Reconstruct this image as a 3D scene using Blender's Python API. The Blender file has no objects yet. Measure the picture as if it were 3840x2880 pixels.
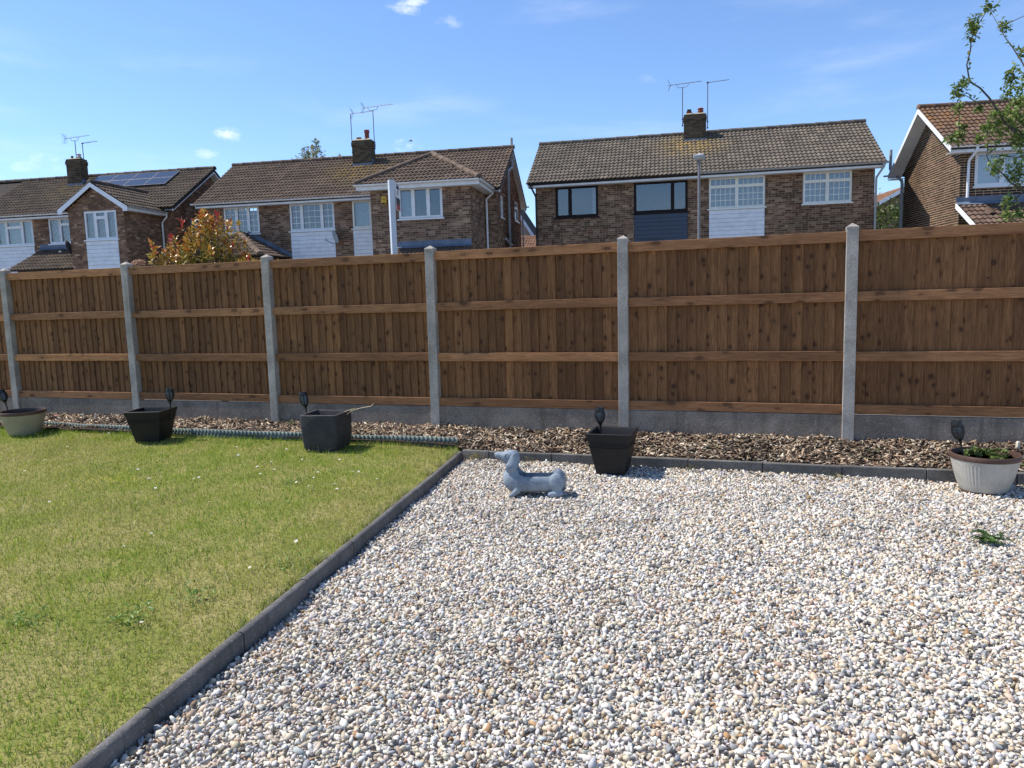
import bpy, math, random
import numpy as np
from mathutils import Vector, Matrix
R = math.radians
rng = np.random.default_rng(7)
random.seed(7)
sc = bpy.context.scene
COL = sc.collection

# ------------------------------------------------------------------ camera, sky, sun, exposure
CAM = np.array([0, 0, 1.524])
yaw, pitch, roll = -0.3207, -0.1191, -0.0289
fw = np.array([math.sin(yaw) * math.cos(pitch), math.cos(yaw) * math.cos(pitch), math.sin(pitch)])
rt = np.array([math.cos(yaw), -math.sin(yaw), 0])
up = np.cross(rt, fw)
cr = math.cos(roll) * rt + math.sin(roll) * up
cu = -math.sin(roll) * rt + math.cos(roll) * up
cam = bpy.data.cameras.new('camera')
cam.sensor_fit = 'HORIZONTAL'; cam.sensor_width = 36; cam.lens = 0.7201 * 36
cam.clip_start = 0.05; cam.clip_end = 3000
camo = bpy.data.objects.new('camera', cam); COL.objects.link(camo)
camo.matrix_world = Matrix([[cr[0], cu[0], -fw[0], CAM[0]], [cr[1], cu[1], -fw[1], CAM[1]], [cr[2], cu[2], -fw[2], CAM[2]], [0, 0, 0, 1]])
sc.camera = camo

SUN_EL = R(55)
SL = Vector((math.cos(SUN_EL) * 0.9987, math.cos(SUN_EL) * 0.050, -math.sin(SUN_EL)))   # travel direction of the sunlight
w = bpy.data.worlds.new('World'); sc.world = w; w.use_nodes = True
nt = w.node_tree; nt.nodes.clear()
wn = lambda t: nt.nodes.new(t)
sky = wn('ShaderNodeTexSky'); sky.sky_type = 'NISHITA'; sky.sun_disc = False
sky.sun_elevation = SUN_EL; sky.sun_rotation = math.atan2(-SL.x, -SL.y)
sky.altitude = 0; sky.air_density = 1.0; sky.dust_density = 0.05; sky.ozone_density = 2.0
bg = wn('ShaderNodeBackground'); bg.inputs[1].default_value = 0.128
out = wn('ShaderNodeOutputWorld')
tc = wn('ShaderNodeTexCoord')


def wmath(op, a, b=None, c=None):
    n = wn('ShaderNodeMath'); n.operation = op
    for i, v in enumerate((a, b, c)):
        if v is None: continue
        if isinstance(v, (int, float)): n.inputs[i].default_value = v
        else: nt.links.new(v, n.inputs[i])
    return n.outputs[0]


def sky_noise(scale, stretch, detail, rough):
    mp = wn('ShaderNodeMapping'); mp.inputs['Scale'].default_value = stretch
    nt.links.new(tc.outputs['Generated'], mp.inputs['Vector'])
    n = wn('ShaderNodeTexNoise'); n.inputs['Scale'].default_value = scale
    n.inputs['Detail'].default_value = detail; n.inputs['Roughness'].default_value = rough
    nt.links.new(mp.outputs[0], n.inputs['Vector'])
    return n.outputs['Fac']


def smooth(v, lo, hi):
    n = wn('ShaderNodeMapRange'); n.interpolation_type = 'SMOOTHSTEP'
    n.inputs['From Min'].default_value = lo; n.inputs['From Max'].default_value = hi
    nt.links.new(v, n.inputs['Value']); return n.outputs['Result']


puff = sky_noise(38, (1, 1, 2.0), 6, 0.62)
wisp = sky_noise(3.2, (1, 1, 5.0), 7, 0.6)
far_clouds = sky_noise(9, (1, 1, 3.0), 5, 0.55)
mask = wmath('MULTIPLY', smooth(wisp, 0.48, 0.85), 0.20)
mask = wmath('MAXIMUM', mask, wmath('MULTIPLY', smooth(far_clouds, 0.74, 0.86), 0.5))
for az, el, rad, amt in ((-25.0, 20.8, 0.045, 0.65), (-22.2, 19.4, 0.022, 0.22), (-38.2, 11.7, 0.024, 0.65), (-25.6, 11.2, 0.024, 0.45),
                         (-50.0, 9.1, 0.04, 0.3), (-39.8, 10.4, 0.018, 0.3), (-53.0, 8.6, 0.03, .4), (14.5, 17.9, 0.025, 0.25), (-8.0, 15.0, .02, .15)):
    dv = (math.sin(R(az)) * math.cos(R(el)), math.cos(R(az)) * math.cos(R(el)), math.sin(R(el)))
    sb = wn('ShaderNodeVectorMath'); sb.operation = 'SUBTRACT'; nt.links.new(tc.outputs['Generated'], sb.inputs[0]); sb.inputs[1].default_value = dv
    ml = wn('ShaderNodeVectorMath'); ml.operation = 'MULTIPLY'; nt.links.new(sb.outputs[0], ml.inputs[0]); ml.inputs[1].default_value = (1, 1, 2.1)
    ln = wn('ShaderNodeVectorMath'); ln.operation = 'LENGTH'; nt.links.new(ml.outputs[0], ln.inputs[0])
    d = wmath('SUBTRACT', 1.0, wmath('DIVIDE', ln.outputs['Value'], rad))
    v = smooth(wmath('ADD', d, wmath('MULTIPLY', wmath('SUBTRACT', puff, 0.5), 3.2)), 0.2, 1.5)
    v = wmath('MULTIPLY', wmath('MULTIPLY', v, smooth(d, 0.0, 0.35)), amt)
    mask = wmath('MAXIMUM', mask, v)
mix = wn('ShaderNodeMix'); mix.data_type = 'RGBA'
mix.clamp_factor = True
nt.links.new(mask, mix.inputs['Factor']); tint = wn('ShaderNodeMix'); tint.data_type = 'RGBA'; tint.blend_type = 'MULTIPLY'; tint.inputs['Factor'].default_value = 1
nt.links.new(sky.outputs[0], tint.inputs[6]); tint.inputs[7].default_value = (.79, .915, 1.11, 1)
nt.links.new(tint.outputs[2], mix.inputs[6]); mix.inputs[7].default_value = (7.6, 7.8, 8.1, 1)
nt.links.new(mix.outputs[2], bg.inputs[0]); nt.links.new(bg.outputs[0], out.inputs[0])

sun = bpy.data.lights.new('sun', 'SUN'); sun.energy = 4.6; sun.angle = R(0.53); sun.color = (1.0, 0.955, 0.88)
suno = bpy.data.objects.new('sun', sun); COL.objects.link(suno)
suno.rotation_euler = SL.to_track_quat('-Z', 'Y').to_euler(); suno.location = (-20, 0, 30)
vs = sc.view_settings; vs.view_transform = 'Standard'; vs.look = 'None'; vs.gamma = 1; vs.exposure = 0.5; vs.use_curve_mapping = False
cy = sc.cycles; cy.max_bounces = 8; cy.transparent_max_bounces = 16; cy.diffuse_bounces = 3; cy.glossy_bounces = 3


# ------------------------------------------------------------------ helpers: meshes
class MB:
    """collects shapes; build() links them as one mesh object"""
    def __init__(s): s.v = []; s.f = []; s.c = []; s.col = None
    def add(s, verts, faces, col=None):
        o = len(s.v); s.v.extend([tuple(map(float, p)) for p in verts]); s.f.extend([tuple(i + o for i in f) for f in faces])
        s.c.extend([tuple(col if col is not None else (0.5, 0.5, 0.5))] * len(verts))
        return s
    def box(s, x0, x1, y0, y1, z0, z1, col=None, mat=None):
        v = [(x0, y0, z0), (x1, y0, z0), (x1, y1, z0), (x0, y1, z0), (x0, y0, z1), (x1, y0, z1), (x1, y1, z1), (x0, y1, z1)]
        if mat is not None: v = [tuple(mat @ Vector(p)) for p in v]
        return s.add(v, [(0, 3, 2, 1), (4, 5, 6, 7), (0, 1, 5, 4), (1, 2, 6, 5), (2, 3, 7, 6), (3, 0, 4, 7)], col)
    def prism(s, poly, a, b, axis='y', col=None):
        n = len(poly)
        def P(p, t): return {'y': (p[0], t, p[1]), 'x': (t, p[0], p[1]), 'z': (p[0], p[1], t)}[axis]
        v = [P(p, a) for p in poly] + [P(p, b) for p in poly]
        f = [tuple(range(n)), tuple(range(2 * n - 1, n - 1, -1))] + [(i, i + n, (i + 1) % n + n, (i + 1) % n) for i in range(n)]
        return s.add(v, f, col)
    def slab(s, pts, t, col=None):
        p = [np.array(q, float) for q in pts]; n = np.cross(p[1] - p[0], p[2] - p[0]); n /= np.linalg.norm(n)
        k = len(p); v = p + [q - n * t for q in p]
        f = [tuple(range(k)), tuple(range(2 * k - 1, k - 1, -1))] + [(i, i + k, (i + 1) % k + k, (i + 1) % k) for i in range(k)]
        return s.add(v, f, col)
    def tube(s, pts, r, n=8, col=None, cap=True):
        p = [np.array(q, float) for q in pts]; rr = r if hasattr(r, '__len__') else [r] * len(p)
        V = []; F = []; prev = None
        for i in range(len(p)):
            t = p[min(i + 1, len(p) - 1)] - p[max(i - 1, 0)]; t = t / (np.linalg.norm(t) + 1e-9)
            if prev is None:
                a = np.array([0, 0, 1.]) if abs(t[2]) < .9 else np.array([1., 0, 0]); u = np.cross(t, a)
            else: u = prev - t * (prev @ t)
            u /= np.linalg.norm(u) + 1e-9; prev = u; b = np.cross(t, u)
            for k in range(n):
                an = 2 * math.pi * k / n; V.append(p[i] + rr[i] * (math.cos(an) * u + math.sin(an) * b))
        for i in range(len(p) - 1):
            for k in range(n):
                F.append((i * n + k, i * n + (k + 1) % n, (i + 1) * n + (k + 1) % n, (i + 1) * n + k))
        if cap: F += [tuple(range(n - 1, -1, -1)), tuple(range((len(p) - 1) * n, len(p) * n))]
        return s.add(V, F, col)
    def lathe(s, prof, n=24, c=(0, 0, 0), col=None, rad=None):
        V = []; F = []
        for i, (r, z) in enumerate(prof):
            for k in range(n):
                a = 2 * math.pi * k / n; q = r * (rad(a, i) if rad else 1)
                V.append((c[0] + q * math.cos(a), c[1] + q * math.sin(a), c[2] + z))
        for i in range(len(prof) - 1):
            for k in range(n):
                F.append((i * n + k, i * n + (k + 1) % n, (i + 1) * n + (k + 1) % n, (i + 1) * n + k))
        F += [tuple(range(n - 1, -1, -1)), tuple(range((len(prof) - 1) * n, len(prof) * n))]
        return s.add(V, F, col)
    def loft(s, rings, close=True, col=None):
        n = len(rings[0]); V = [p for r in rings for p in r]; F = []
        for i in range(len(rings) - 1):
            for k in range(n):
                F.append((i * n + k, i * n + (k + 1) % n, (i + 1) * n + (k + 1) % n, (i + 1) * n + k))
        if close: F += [tuple(range(n - 1, -1, -1)), tuple(range((len(rings) - 1) * n, len(rings) * n))]
        return s.add(V, F, col)
    def mesh(s, name):
        me = bpy.data.meshes.new(name); me.from_pydata(s.v, [], s.f)
        return me
    def build(s, name, mat, parent=None, smooth=False, bevel=0, loc=None, colors=False, seg=2):
        me = s.mesh(name)
        if colors:
            a = me.attributes.new('Col', 'FLOAT_COLOR', 'POINT')
            a.data.foreach_set('color', np.c_[np.array(s.c), np.ones(len(s.c))].astype(np.float32).ravel())
        return link(name, me, mat, parent, smooth, bevel, loc, seg)


def link(name, me, mat, parent=None, smooth=False, bevel=0, loc=None, seg=2):
    if mat is not None and not me.materials: me.materials.append(mat)
    if smooth:
        me.polygons.foreach_set('use_smooth', [True] * len(me.polygons))
        if smooth != 'all': me.set_sharp_from_angle(angle=R(40))
    o = bpy.data.objects.new(name, me); COL.objects.link(o)
    if parent is not None: o.parent = parent
    if loc is not None: o.location = loc
    if bevel:
        b = o.modifiers.new('bevel', 'BEVEL'); b.width = bevel; b.segments = seg; b.limit_method = 'ANGLE'; b.angle_limit = R(35)
    return o


def bulk(name, verts, faces_idx, nper, mat, parent=None, col=None, kind='stuff', rnd=None, smooth=False):
    """one mesh from big numpy arrays; faces_idx: (F,k) indices"""
    me = bpy.data.meshes.new(name)
    V = np.asarray(verts, np.float32).reshape(-1, 3); F = np.asarray(faces_idx, np.int32); k = F.shape[1]
    me.vertices.add(len(V)); me.vertices.foreach_set('co', V.ravel())
    me.loops.add(F.size); me.loops.foreach_set('vertex_index', F.ravel())
    me.polygons.add(len(F)); me.polygons.foreach_set('loop_start', np.arange(0, F.size, k, dtype=np.int32))
    me.update(calc_edges=True)
    if col is not None:
        a = me.attributes.new('Col', 'FLOAT_COLOR', 'POINT')
        a.data.foreach_set('color', np.c_[np.asarray(col, np.float32).reshape(-1, 3), np.ones(len(V), np.float32)].ravel())
    if rnd is not None:
        a = me.attributes.new('rnd', 'FLOAT', 'POINT'); a.data.foreach_set('value', np.asarray(rnd, np.float32))
    o = link(name, me, mat, parent, smooth)
    if kind: o['kind'] = kind
    return o


def empty(name, loc=(0, 0, 0), rz=0.0):
    o = bpy.data.objects.new(name, None); COL.objects.link(o); o.location = loc; o.rotation_euler = (0, 0, rz); o.empty_display_size = 0.1
    return o


def tag(o, label=None, cat=None, group=None, kind=None):
    if label: o['label'] = label
    if cat: o['category'] = cat
    if group: o['group'] = group
    if kind: o['kind'] = kind
    return o


def copy_tree(o, parent=None):
    c = o.copy(); COL.objects.link(c)
    if parent is not None: c.parent = parent
    for ch in list(o.children): copy_tree(ch, c)
    return c


# ------------------------------------------------------------------ helpers: materials
class NT:
    def __init__(s, name):
        s.m = bpy.data.materials.new(name); s.m.use_nodes = True; s.t = s.m.node_tree
        s.b = s.t.nodes['Principled BSDF']; s.o = s.t.nodes['Material Output']
    def n(s, t, **kw):
        x = s.t.nodes.new(t)
        for k, v in kw.items(): setattr(x, k, v)
        return x
    def l(s, a, b): s.t.links.new(a, b)
    def put(s, sock, v):
        if isinstance(v, (int, float)): sock.default_value = v
        elif isinstance(v, (tuple, list)): sock.default_value = tuple(v) + ((1,) if len(v) == 3 and sock.type == 'RGBA' else ())
        else: s.l(v, sock)
    def math(s, op, a, b=0.0, c=0.0):
        x = s.n('ShaderNodeMath', operation=op); s.put(x.inputs[0], a); s.put(x.inputs[1], b); s.put(x.inputs[2], c); return x.outputs[0]
    def vec(s, op, a, b=(0, 0, 0)):
        x = s.n('ShaderNodeVectorMath', operation=op); s.put(x.inputs[0], a); s.put(x.inputs[1], b)
        return x.outputs['Value'] if op in ('LENGTH', 'DISTANCE', 'DOT_PRODUCT') else x.outputs[0]
    def coord(s, kind='Object'): return s.n('ShaderNodeTexCoord').outputs[kind]
    def pos(s): return s.n('ShaderNodeNewGeometry').outputs['Position']
    def map(s, v, scale=(1, 1, 1), loc=(0, 0, 0)):
        x = s.n('ShaderNodeMapping'); s.put(x.inputs['Vector'], v); x.inputs['Scale'].default_value = scale; x.inputs['Location'].default_value = loc; return x.outputs[0]
    def noise(s, v, scale=5, detail=4, rough=.55, dist=0, out='Fac'):
        x = s.n('ShaderNodeTexNoise'); s.put(x.inputs['Vector'], v); x.inputs['Scale'].default_value = scale; x.inputs['Detail'].default_value = detail
        x.inputs['Roughness'].default_value = rough; x.inputs['Distortion'].default_value = dist; return x.outputs[out]
    def vor(s, v, scale=5, feature='F1', out='Distance', rand=1, dim='3D'):
        x = s.n('ShaderNodeTexVoronoi', feature=feature, voronoi_dimensions=dim); s.put(x.inputs['Vector'], v); x.inputs['Scale'].default_value = scale
        x.inputs['Randomness'].default_value = rand; return x.outputs[out]
    def rng(s, v, a, b, c=0., d=1., smooth=True):
        x = s.n('ShaderNodeMapRange'); x.interpolation_type = 'SMOOTHSTEP' if smooth else 'LINEAR'
        s.put(x.inputs['Value'], v); x.inputs['From Min'].default_value = a; x.inputs['From Max'].default_value = b
        x.inputs['To Min'].default_value = c; x.inputs['To Max'].default_value = d; return x.outputs['Result']
    def mix(s, f, a, b, blend='MIX'):
        x = s.n('ShaderNodeMix', data_type='RGBA', blend_type=blend); s.put(x.inputs[0], f); s.put(x.inputs[6], a); s.put(x.inputs[7], b); return x.outputs[2]
    def ramp(s, f, stops):
        x = s.n('ShaderNodeValToRGB'); s.put(x.inputs[0], f); e = x.color_ramp.elements
        while len(e) < len(stops): e.new(.5)
        for i, (p, c) in enumerate(stops): e[i].position = p; e[i].color = tuple(c) + (1,)
        return x.outputs[0]
    def attr(s, name, out='Color'): return s.n('ShaderNodeAttribute', attribute_name=name).outputs[out]
    def rand(s): return s.n('ShaderNodeObjectInfo').outputs['Random']
    def bump(s, h, strength=.3, dist=.01):
        x = s.n('ShaderNodeBump'); x.inputs['Strength'].default_value = strength; x.inputs['Distance'].default_value = dist; s.put(x.inputs['Height'], h)
        s.l(x.outputs[0], s.b.inputs['Normal'])
    def fin(s, col, rough=.8, spec=.3, metal=0.):
        s.put(s.b.inputs['Base Color'], col); s.put(s.b.inputs['Roughness'], rough); s.b.inputs['Specular IOR Level'].default_value = spec; s.b.inputs['Metallic'].default_value = metal
        return s.m


def plain(name, col, rough=.6, spec=.3, var=.12, scale=14, metal=0., bump=0.):
    t = NT(name); n = t.noise(t.pos(), scale, 5, .6)
    c = t.mix(t.rng(n, .3, .7), tuple(v * (1 - var) for v in col), tuple(min(1, v * (1 + var)) for v in col))
    if bump: t.bump(t.noise(t.pos(), scale * 12, 3, .6), bump, .004)
    return t.fin(c, rough, spec, metal)


def attr_mat(name, rough=.85, spec=.2, var=.15, scale=40, bump=0., trans=0.):
    t = NT(name); c = t.attr('Col'); n = t.noise(t.pos(), scale, 4, .6)
    c = t.mix(1.0, c, t.mix(n, (1 - var,) * 3, (1 + var,) * 3), 'MULTIPLY')
    if bump: t.bump(t.noise(t.pos(), scale * 3, 3, .6), bump, .004)
    m = t.fin(c, rough, spec)
    if trans:
        tr = t.n('ShaderNodeBsdfTranslucent'); t.l(c, tr.inputs[0]); ms = t.n('ShaderNodeMixShader'); ms.inputs[0].default_value = trans
        t.l(t.b.outputs[0], ms.inputs[1]); t.l(tr.outputs[0], ms.inputs[2]); t.l(ms.outputs[0], t.o.inputs[0])
    return m


def wood_mat(name, lo, hi, knot, axis='z', amount=1.0):
    t = NT(name); r = t.rand(); co = t.coord('Object')
    off = t.n('ShaderNodeCombineXYZ'); t.put(off.inputs[0], t.math('MULTIPLY', r, 37.0)); t.put(off.inputs[2], t.math('MULTIPLY', r, 53.0)); t.put(off.inputs[1], t.math('MULTIPLY', r, 11.))
    p = t.vec('ADD', co, off.outputs[0])
    st = (1, 1, .06) if axis == 'z' else (.06, 1, 1)
    kn = (1, 1, .8) if axis == 'z' else (.45, 1, 1)
    wob = t.noise(t.map(p, (3, 3, 3)), 2.0, 2, .5, out='Color')
    pw = t.vec('ADD', p, t.vec('MULTIPLY', t.vec('SUBTRACT', wob, (.5, .5, .5)), (.03, .03, .03)))
    gr = t.noise(t.map(pw, st), 95, 4, .62); broad = t.noise(t.map(p, st), 16, 3, .55)
    c = t.mix(t.rng(gr, .25, .75), lo, hi)
    c = t.mix(1, c, t.ramp(broad, [(.3, (.80, .78, .75)), (.7, (1.16, 1.14, 1.10))]), 'MULTIPLY')
    c = t.mix(1, c, t.ramp(r, [(0, (.72, .69, .67)), (.25, (.92, .90, .88)), (.6, (1.0, .99, .97)), (.88, (1.10, 1.10, 1.08)), (1, (1.42, 1.38, 1.28))]), 'MULTIPLY')
    vs_ = 9.5; sx_ = t.n('ShaderNodeSeparateXYZ'); t.l(t.map(pw, kn), sx_.inputs[0]); cb_ = t.n('ShaderNodeCombineXYZ'); t.l(sx_.outputs[0], cb_.inputs[0]); t.l(sx_.outputs[2], cb_.inputs[1])
    d = t.vor(cb_.outputs[0], vs_, dim='2D'); g = t.n('ShaderNodeSeparateColor'); t.l(t.vor(cb_.outputs[0], vs_, out='Color', dim='2D'), g.inputs[0])
    d = t.math('ADD', d, t.math('MULTIPLY', t.math('SUBTRACT', g.outputs[1], .5), .12)); d = t.math('ADD', d, t.math('MULTIPLY', t.math('SUBTRACT', t.noise(p, 120, 2, .5), .5), .16))
    k = t.math('MULTIPLY', t.rng(d, .20, .07), t.rng(g.outputs[0], .52, .58))
    c = t.mix(t.math('MULTIPLY', k, .85 * amount), c, knot)
    halo = t.math('MULTIPLY', t.rng(d, .45, .15), t.rng(g.outputs[0], .50, .56))
    c = t.mix(t.math('MULTIPLY', halo, .3 * amount), c, tuple(v * .8 for v in lo))
    crack = t.math('MULTIPLY', t.rng(t.noise(t.map(p, (1, 1, .03) if axis == 'z' else (.03, 1, 1)), 34, 2, .5), .70, .76), .55)
    c = t.mix(crack, c, tuple(v * .35 for v in lo))
    wp = t.pos(); c = t.mix(1, c, t.ramp(t.noise(t.map(wp, (.55, .55, .25)), 1.0, 4, .6), [(.34, (.76, .74, .72)), (.66, (1.2, 1.19, 1.17))]), 'MULTIPLY')
    st_ = t.math('MULTIPLY', t.rng(t.noise(t.map(wp, (9, 9, .8)), 1.0, 3, .6), .60, .78), .35); c = t.mix(st_, c, tuple(v * .45 for v in lo))
    t.bump(t.math('ADD', gr, t.math('MULTIPLY', k, -.8)), .35, .004)
    return t.fin(c, .78, .25)


def concrete_mat(name, base, speck, speck_amt=.5, scale=1.0):
    t = NT(name); p = t.pos()
    n1 = t.noise(p, 3.5 * scale, 6, .65); n2 = t.noise(p, 46 * scale, 4, .65); n3 = t.noise(p, 190, 2, .5)
    c = t.mix(t.rng(n1, .3, .72), tuple(v * .68 for v in base), tuple(v * 1.25 for v in base))
    c = t.mix(t.math('MULTIPLY', t.rng(n2, .35, .75), .5), c, tuple(v * .55 for v in base))
    d = t.vor(p, 105 * scale); g = t.n('ShaderNodeSeparateColor'); t.l(t.vor(p, 105 * scale, out='Color'), g.inputs[0])
    s = t.math('MULTIPLY', t.rng(d, .42, .25), t.rng(g.outputs[0], 1 - speck_amt, 1 - speck_amt + .08))
    c = t.mix(t.math('MULTIPLY', s, .8), c, speck)
    st_ = t.math('MULTIPLY', t.rng(t.noise(t.map(p, (14, 14, .9)), 1.0, 4, .6), .52, .74), .5); c = t.mix(st_, c, (base[0] * .42, base[1] * .44, base[2] * .38))
    d2 = t.vor(p, 62 * scale); pit = t.rng(d2, .16, .08)
    c = t.mix(t.math('MULTIPLY', pit, .6), c, tuple(v * .3 for v in base))
    t.bump(t.math('ADD', t.math('ADD', t.math('MULTIPLY', n2, .8), t.math('MULTIPLY', n3, .5)), t.math('ADD', t.math('MULTIPLY', s, .5), t.math('MULTIPLY', pit, -.7))), .6, .006)
    return t.fin(c, .88, .2)


M = {}
M['board'] = wood_mat('fence_board_wood', (.130, .059, .024), (.265, .132, .058), (.030, .012, .006))
M['rail'] = wood_mat('fence_rail_wood', (.195, .092, .042), (.36, .185, .090), (.045, .018, .010), axis='x', amount=.9)
M['post'] = concrete_mat('post_concrete', (.385, .350, .305), (.60, .56, .50), .28)
M['gravelboard'] = concrete_mat('gravel_board_concrete', (.235, .198, .162), (.50, .44, .36), .38)
M['edging'] = concrete_mat('edging_concrete', (.145, .136, .127), (.30, .29, .27), .22)
M['stone'] = attr_mat('gravel_stone', .75, .3, .22, 160)
M['chip'] = attr_mat('wood_chip', .85, .2, .25, 90)
M['blade'] = attr_mat('grass_blade', .55, .25, .12, 30, trans=.35)
M['leaf'] = attr_mat('leaf_matt', .5, .35, .12, 20, trans=.3)
M['leaf_gloss'] = attr_mat('leaf_glossy', .28, .5, .12, 20, trans=.22)
t = NT('brick'); c = t.attr('Col'); p = t.pos(); c = t.mix(1, c, t.mix(t.noise(p, 26, 4, .6), (.8, .8, .8), (1.2, 1.2, 1.2)), 'MULTIPLY')
c = t.mix(1, c, t.mix(t.rng(t.noise(t.map(p, (1, 1, .5)), .9, 5, .6), .3, .7), (.80, .79, .78), (1.18, 1.17, 1.15)), 'MULTIPLY'); M['brick'] = t.fin(c, .9, .15)
M['bark'] = plain('bark', (.10, .085, .07), .9, .1, .35, 30, bump=.4)
M['upvc'] = plain('white_plastic', (.78, .79, .80), .35, .45, .04, 3)
M['upvc_shab'] = plain('white_painted_board', (.74, .75, .76), .5, .35, .08, 4)
M['cream'] = plain('cream_painted_wood', (.80, .79, .71), .5, .35, .06, 5)
M['black_plastic'] = plain('black_plastic', (.012, .011, .012), .35, .4, .2, 9)
M['brown_frame'] = plain('dark_brown_frame', (.016, .009, .009), .6, .2, .2, 9)
M['slate_board'] = plain('slate_blue_board', (.055, .068, .095), .5, .35, .08, 6)
M['grey_plastic'] = plain('grey_plastic', (.38, .39, .40), .5, .35, .08, 5)
M['galv'] = plain('galvanised_steel', (.42, .43, .44), .45, .4, .12, 7, metal=.3)
M['lead'] = plain('lead_flashing', (.13, .16, .21), .55, .35, .25, 3)
M['mortar_wash'] = plain('mortar_flaunching', (.33, .29, .20), .9, .1, .35, 7, bump=.4)
M['terracotta'] = plain('terracotta', (.26, .075, .045), .7, .25, .25, 8)
M['soot'] = plain('sooty_metal', (.03, .028, .028), .6, .3, .3, 12)
M['aerial'] = plain('aerial_metal', (.16, .16, .17), .5, .4, .2, 9, metal=.4)
M['roof_under'] = plain('roof_underlay', (.045, .037, .032), .9, .1, .2, 4)
M['wall_side'] = plain('brick_side', (.16, .115, .09), .9, .1, .35, 5)
M['curtain'] = plain('net_curtain', (.34, .37, .40), .9, .1, .15, 9)
M['curtain_white'] = plain('white_blind', (.62, .65, .68), .8, .2, .05, 5)
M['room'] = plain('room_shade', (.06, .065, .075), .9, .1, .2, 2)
M['soil'] = plain('soil', (.045, .032, .024), .95, .1, .4, 22, bump=.6)


def glass_mat(name, refl, tint):
    t = NT(name); gl = t.n('ShaderNodeBsdfGlossy'); gl.inputs['Roughness'].default_value = .015; gl.inputs['Color'].default_value = tint + (1,)
    tr = t.n('ShaderNodeBsdfTransparent'); tr.inputs[0].default_value = (.80, .84, .86, 1)
    lw = t.n('ShaderNodeLayerWeight'); lw.inputs['Blend'].default_value = .35
    f = t.math('ADD', t.math('MULTIPLY', lw.outputs['Fresnel'], .6), refl)
    wv = t.n('ShaderNodeBump'); wv.inputs['Strength'].default_value = .03; wv.inputs['Distance'].default_value = .02; t.l(t.noise(t.pos(), 1.3, 2, .5), wv.inputs['Height'])
    t.l(wv.outputs[0], gl.inputs['Normal'])
    ms = t.n('ShaderNodeMixShader'); t.l(f, ms.inputs[0]); t.l(tr.outputs[0], ms.inputs[1]); t.l(gl.outputs[0], ms.inputs[2]); t.l(ms.outputs[0], t.o.inputs[0])
    return t.m


M['glass'] = glass_mat('window_glass', .13, (.92, .95, 1.0))


def fence_noise(x, y, s=1.0, seed=0):
    """cheap smooth 2-d noise in -1..1 for numpy arrays"""
    r = np.random.default_rng(seed); o = np.zeros_like(x, dtype=float)
    for k in range(9):
        a = r.uniform(0, 2 * math.pi); fq = s * r.uniform(.6, 2.6); ph = r.uniform(0, 6.28)
        o += np.sin((x * math.cos(a) + y * math.sin(a)) * fq + ph) / 9 * 2.2
    return np.clip(o, -1, 1)


# ------------------------------------------------------------------ ground, lawn, gravel, mulch bed
def sheet(name, pts, mat, zf, nx=1, kind='structure'):
    m = MB(); m.add([(x, y, zf(x, y)) for x, y in pts], [tuple(range(len(pts)))]); o = m.build(name, mat); o['kind'] = kind; return o


t = NT('ground_far'); p = t.pos()
c = t.mix(t.rng(t.noise(p, .35, 5, .6), .4, .6), (.20, .185, .165), (.26, .235, .20)); c = t.mix(t.rng(t.noise(p, 9, 5, .6), .35, .7), c, (.15, .14, .12))
M['ground'] = t.fin(c, .95, .1)
sheet('ground', [(-1500, -1500), (1500, -1500), (1500, 1500), (-1500, 1500)], M['ground'], lambda x, y: -.14)

K0 = np.array([-2.05, 1.96]); KD = np.array([-.1253, .9921]); KN = np.array([-KD[1], KD[0]])   # lawn kerb: crease line, KN points to the lawn
def kerb_x(y): return K0[0] + (y - K0[1]) * KD[0] / KD[1]
def lawn_z(x, y):
    b = .052 + .0105 * (np.clip(y, 0, 7) - 1.5); k = np.clip(1 - (kerb_x(np.minimum(y, 6.32)) - x) / .55, 0, 1); return b * (1 - k) + np.minimum(b, .070) * k

t = NT('lawn_soil'); p = t.pos()
c = t.mix(t.rng(t.noise(p, 2.2, 5, .6), .35, .65), (.22, .24, .05), (.36, .31, .12)); c = t.mix(t.rng(t.noise(p, 60, 4, .6), .4, .75), c, (.10, .10, .035))
t.bump(t.noise(p, 120, 3, .6), .8, .02); M['lawn'] = t.fin(c, .95, .1)
m = MB(); ys = np.linspace(-2.0, 6.44, 40); vv = []
for y in ys:
    x1 = kerb_x(min(y, 6.3)) - .052
    for k in range(24):
        xx = -14 + (x1 + 14) * (1 - (1 - k / 22) ** 2.2) if k < 23 else x1 + .012; vv.append((xx, y, float(lawn_z(min(xx, x1), y)) if k < 23 else -.05))
m.add(vv, [(i * 24 + k, i * 24 + k + 1, (i + 1) * 24 + k + 1, (i + 1) * 24 + k) for i in range(39) for k in range(23)])
m.build('lawn', M['lawn'], smooth='all')['kind'] = 'structure'

t = NT('gravel_base'); p = t.pos()
cc = t.vor(p, 46, out='Color'); sp = t.n('ShaderNodeSeparateColor'); t.l(cc, sp.inputs[0])
c = t.ramp(sp.outputs[0], [(0, (.36, .33, .28)), (.3, (.58, .51, .42)), (.6, (.64, .60, .54)), (.85, (.38, .37, .36)), (1, (.42, .30, .2))])
t.bump(t.vor(p, 46), .8, .012); M['gravel_base'] = t.fin(c, .9, .2)
sheet('gravel_bed', [(kerb_x(-2), -2), (9, -2), (9, 6.345), (kerb_x(6.345), 6.345)], M['gravel_base'], lambda x, y: -.014)

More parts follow.
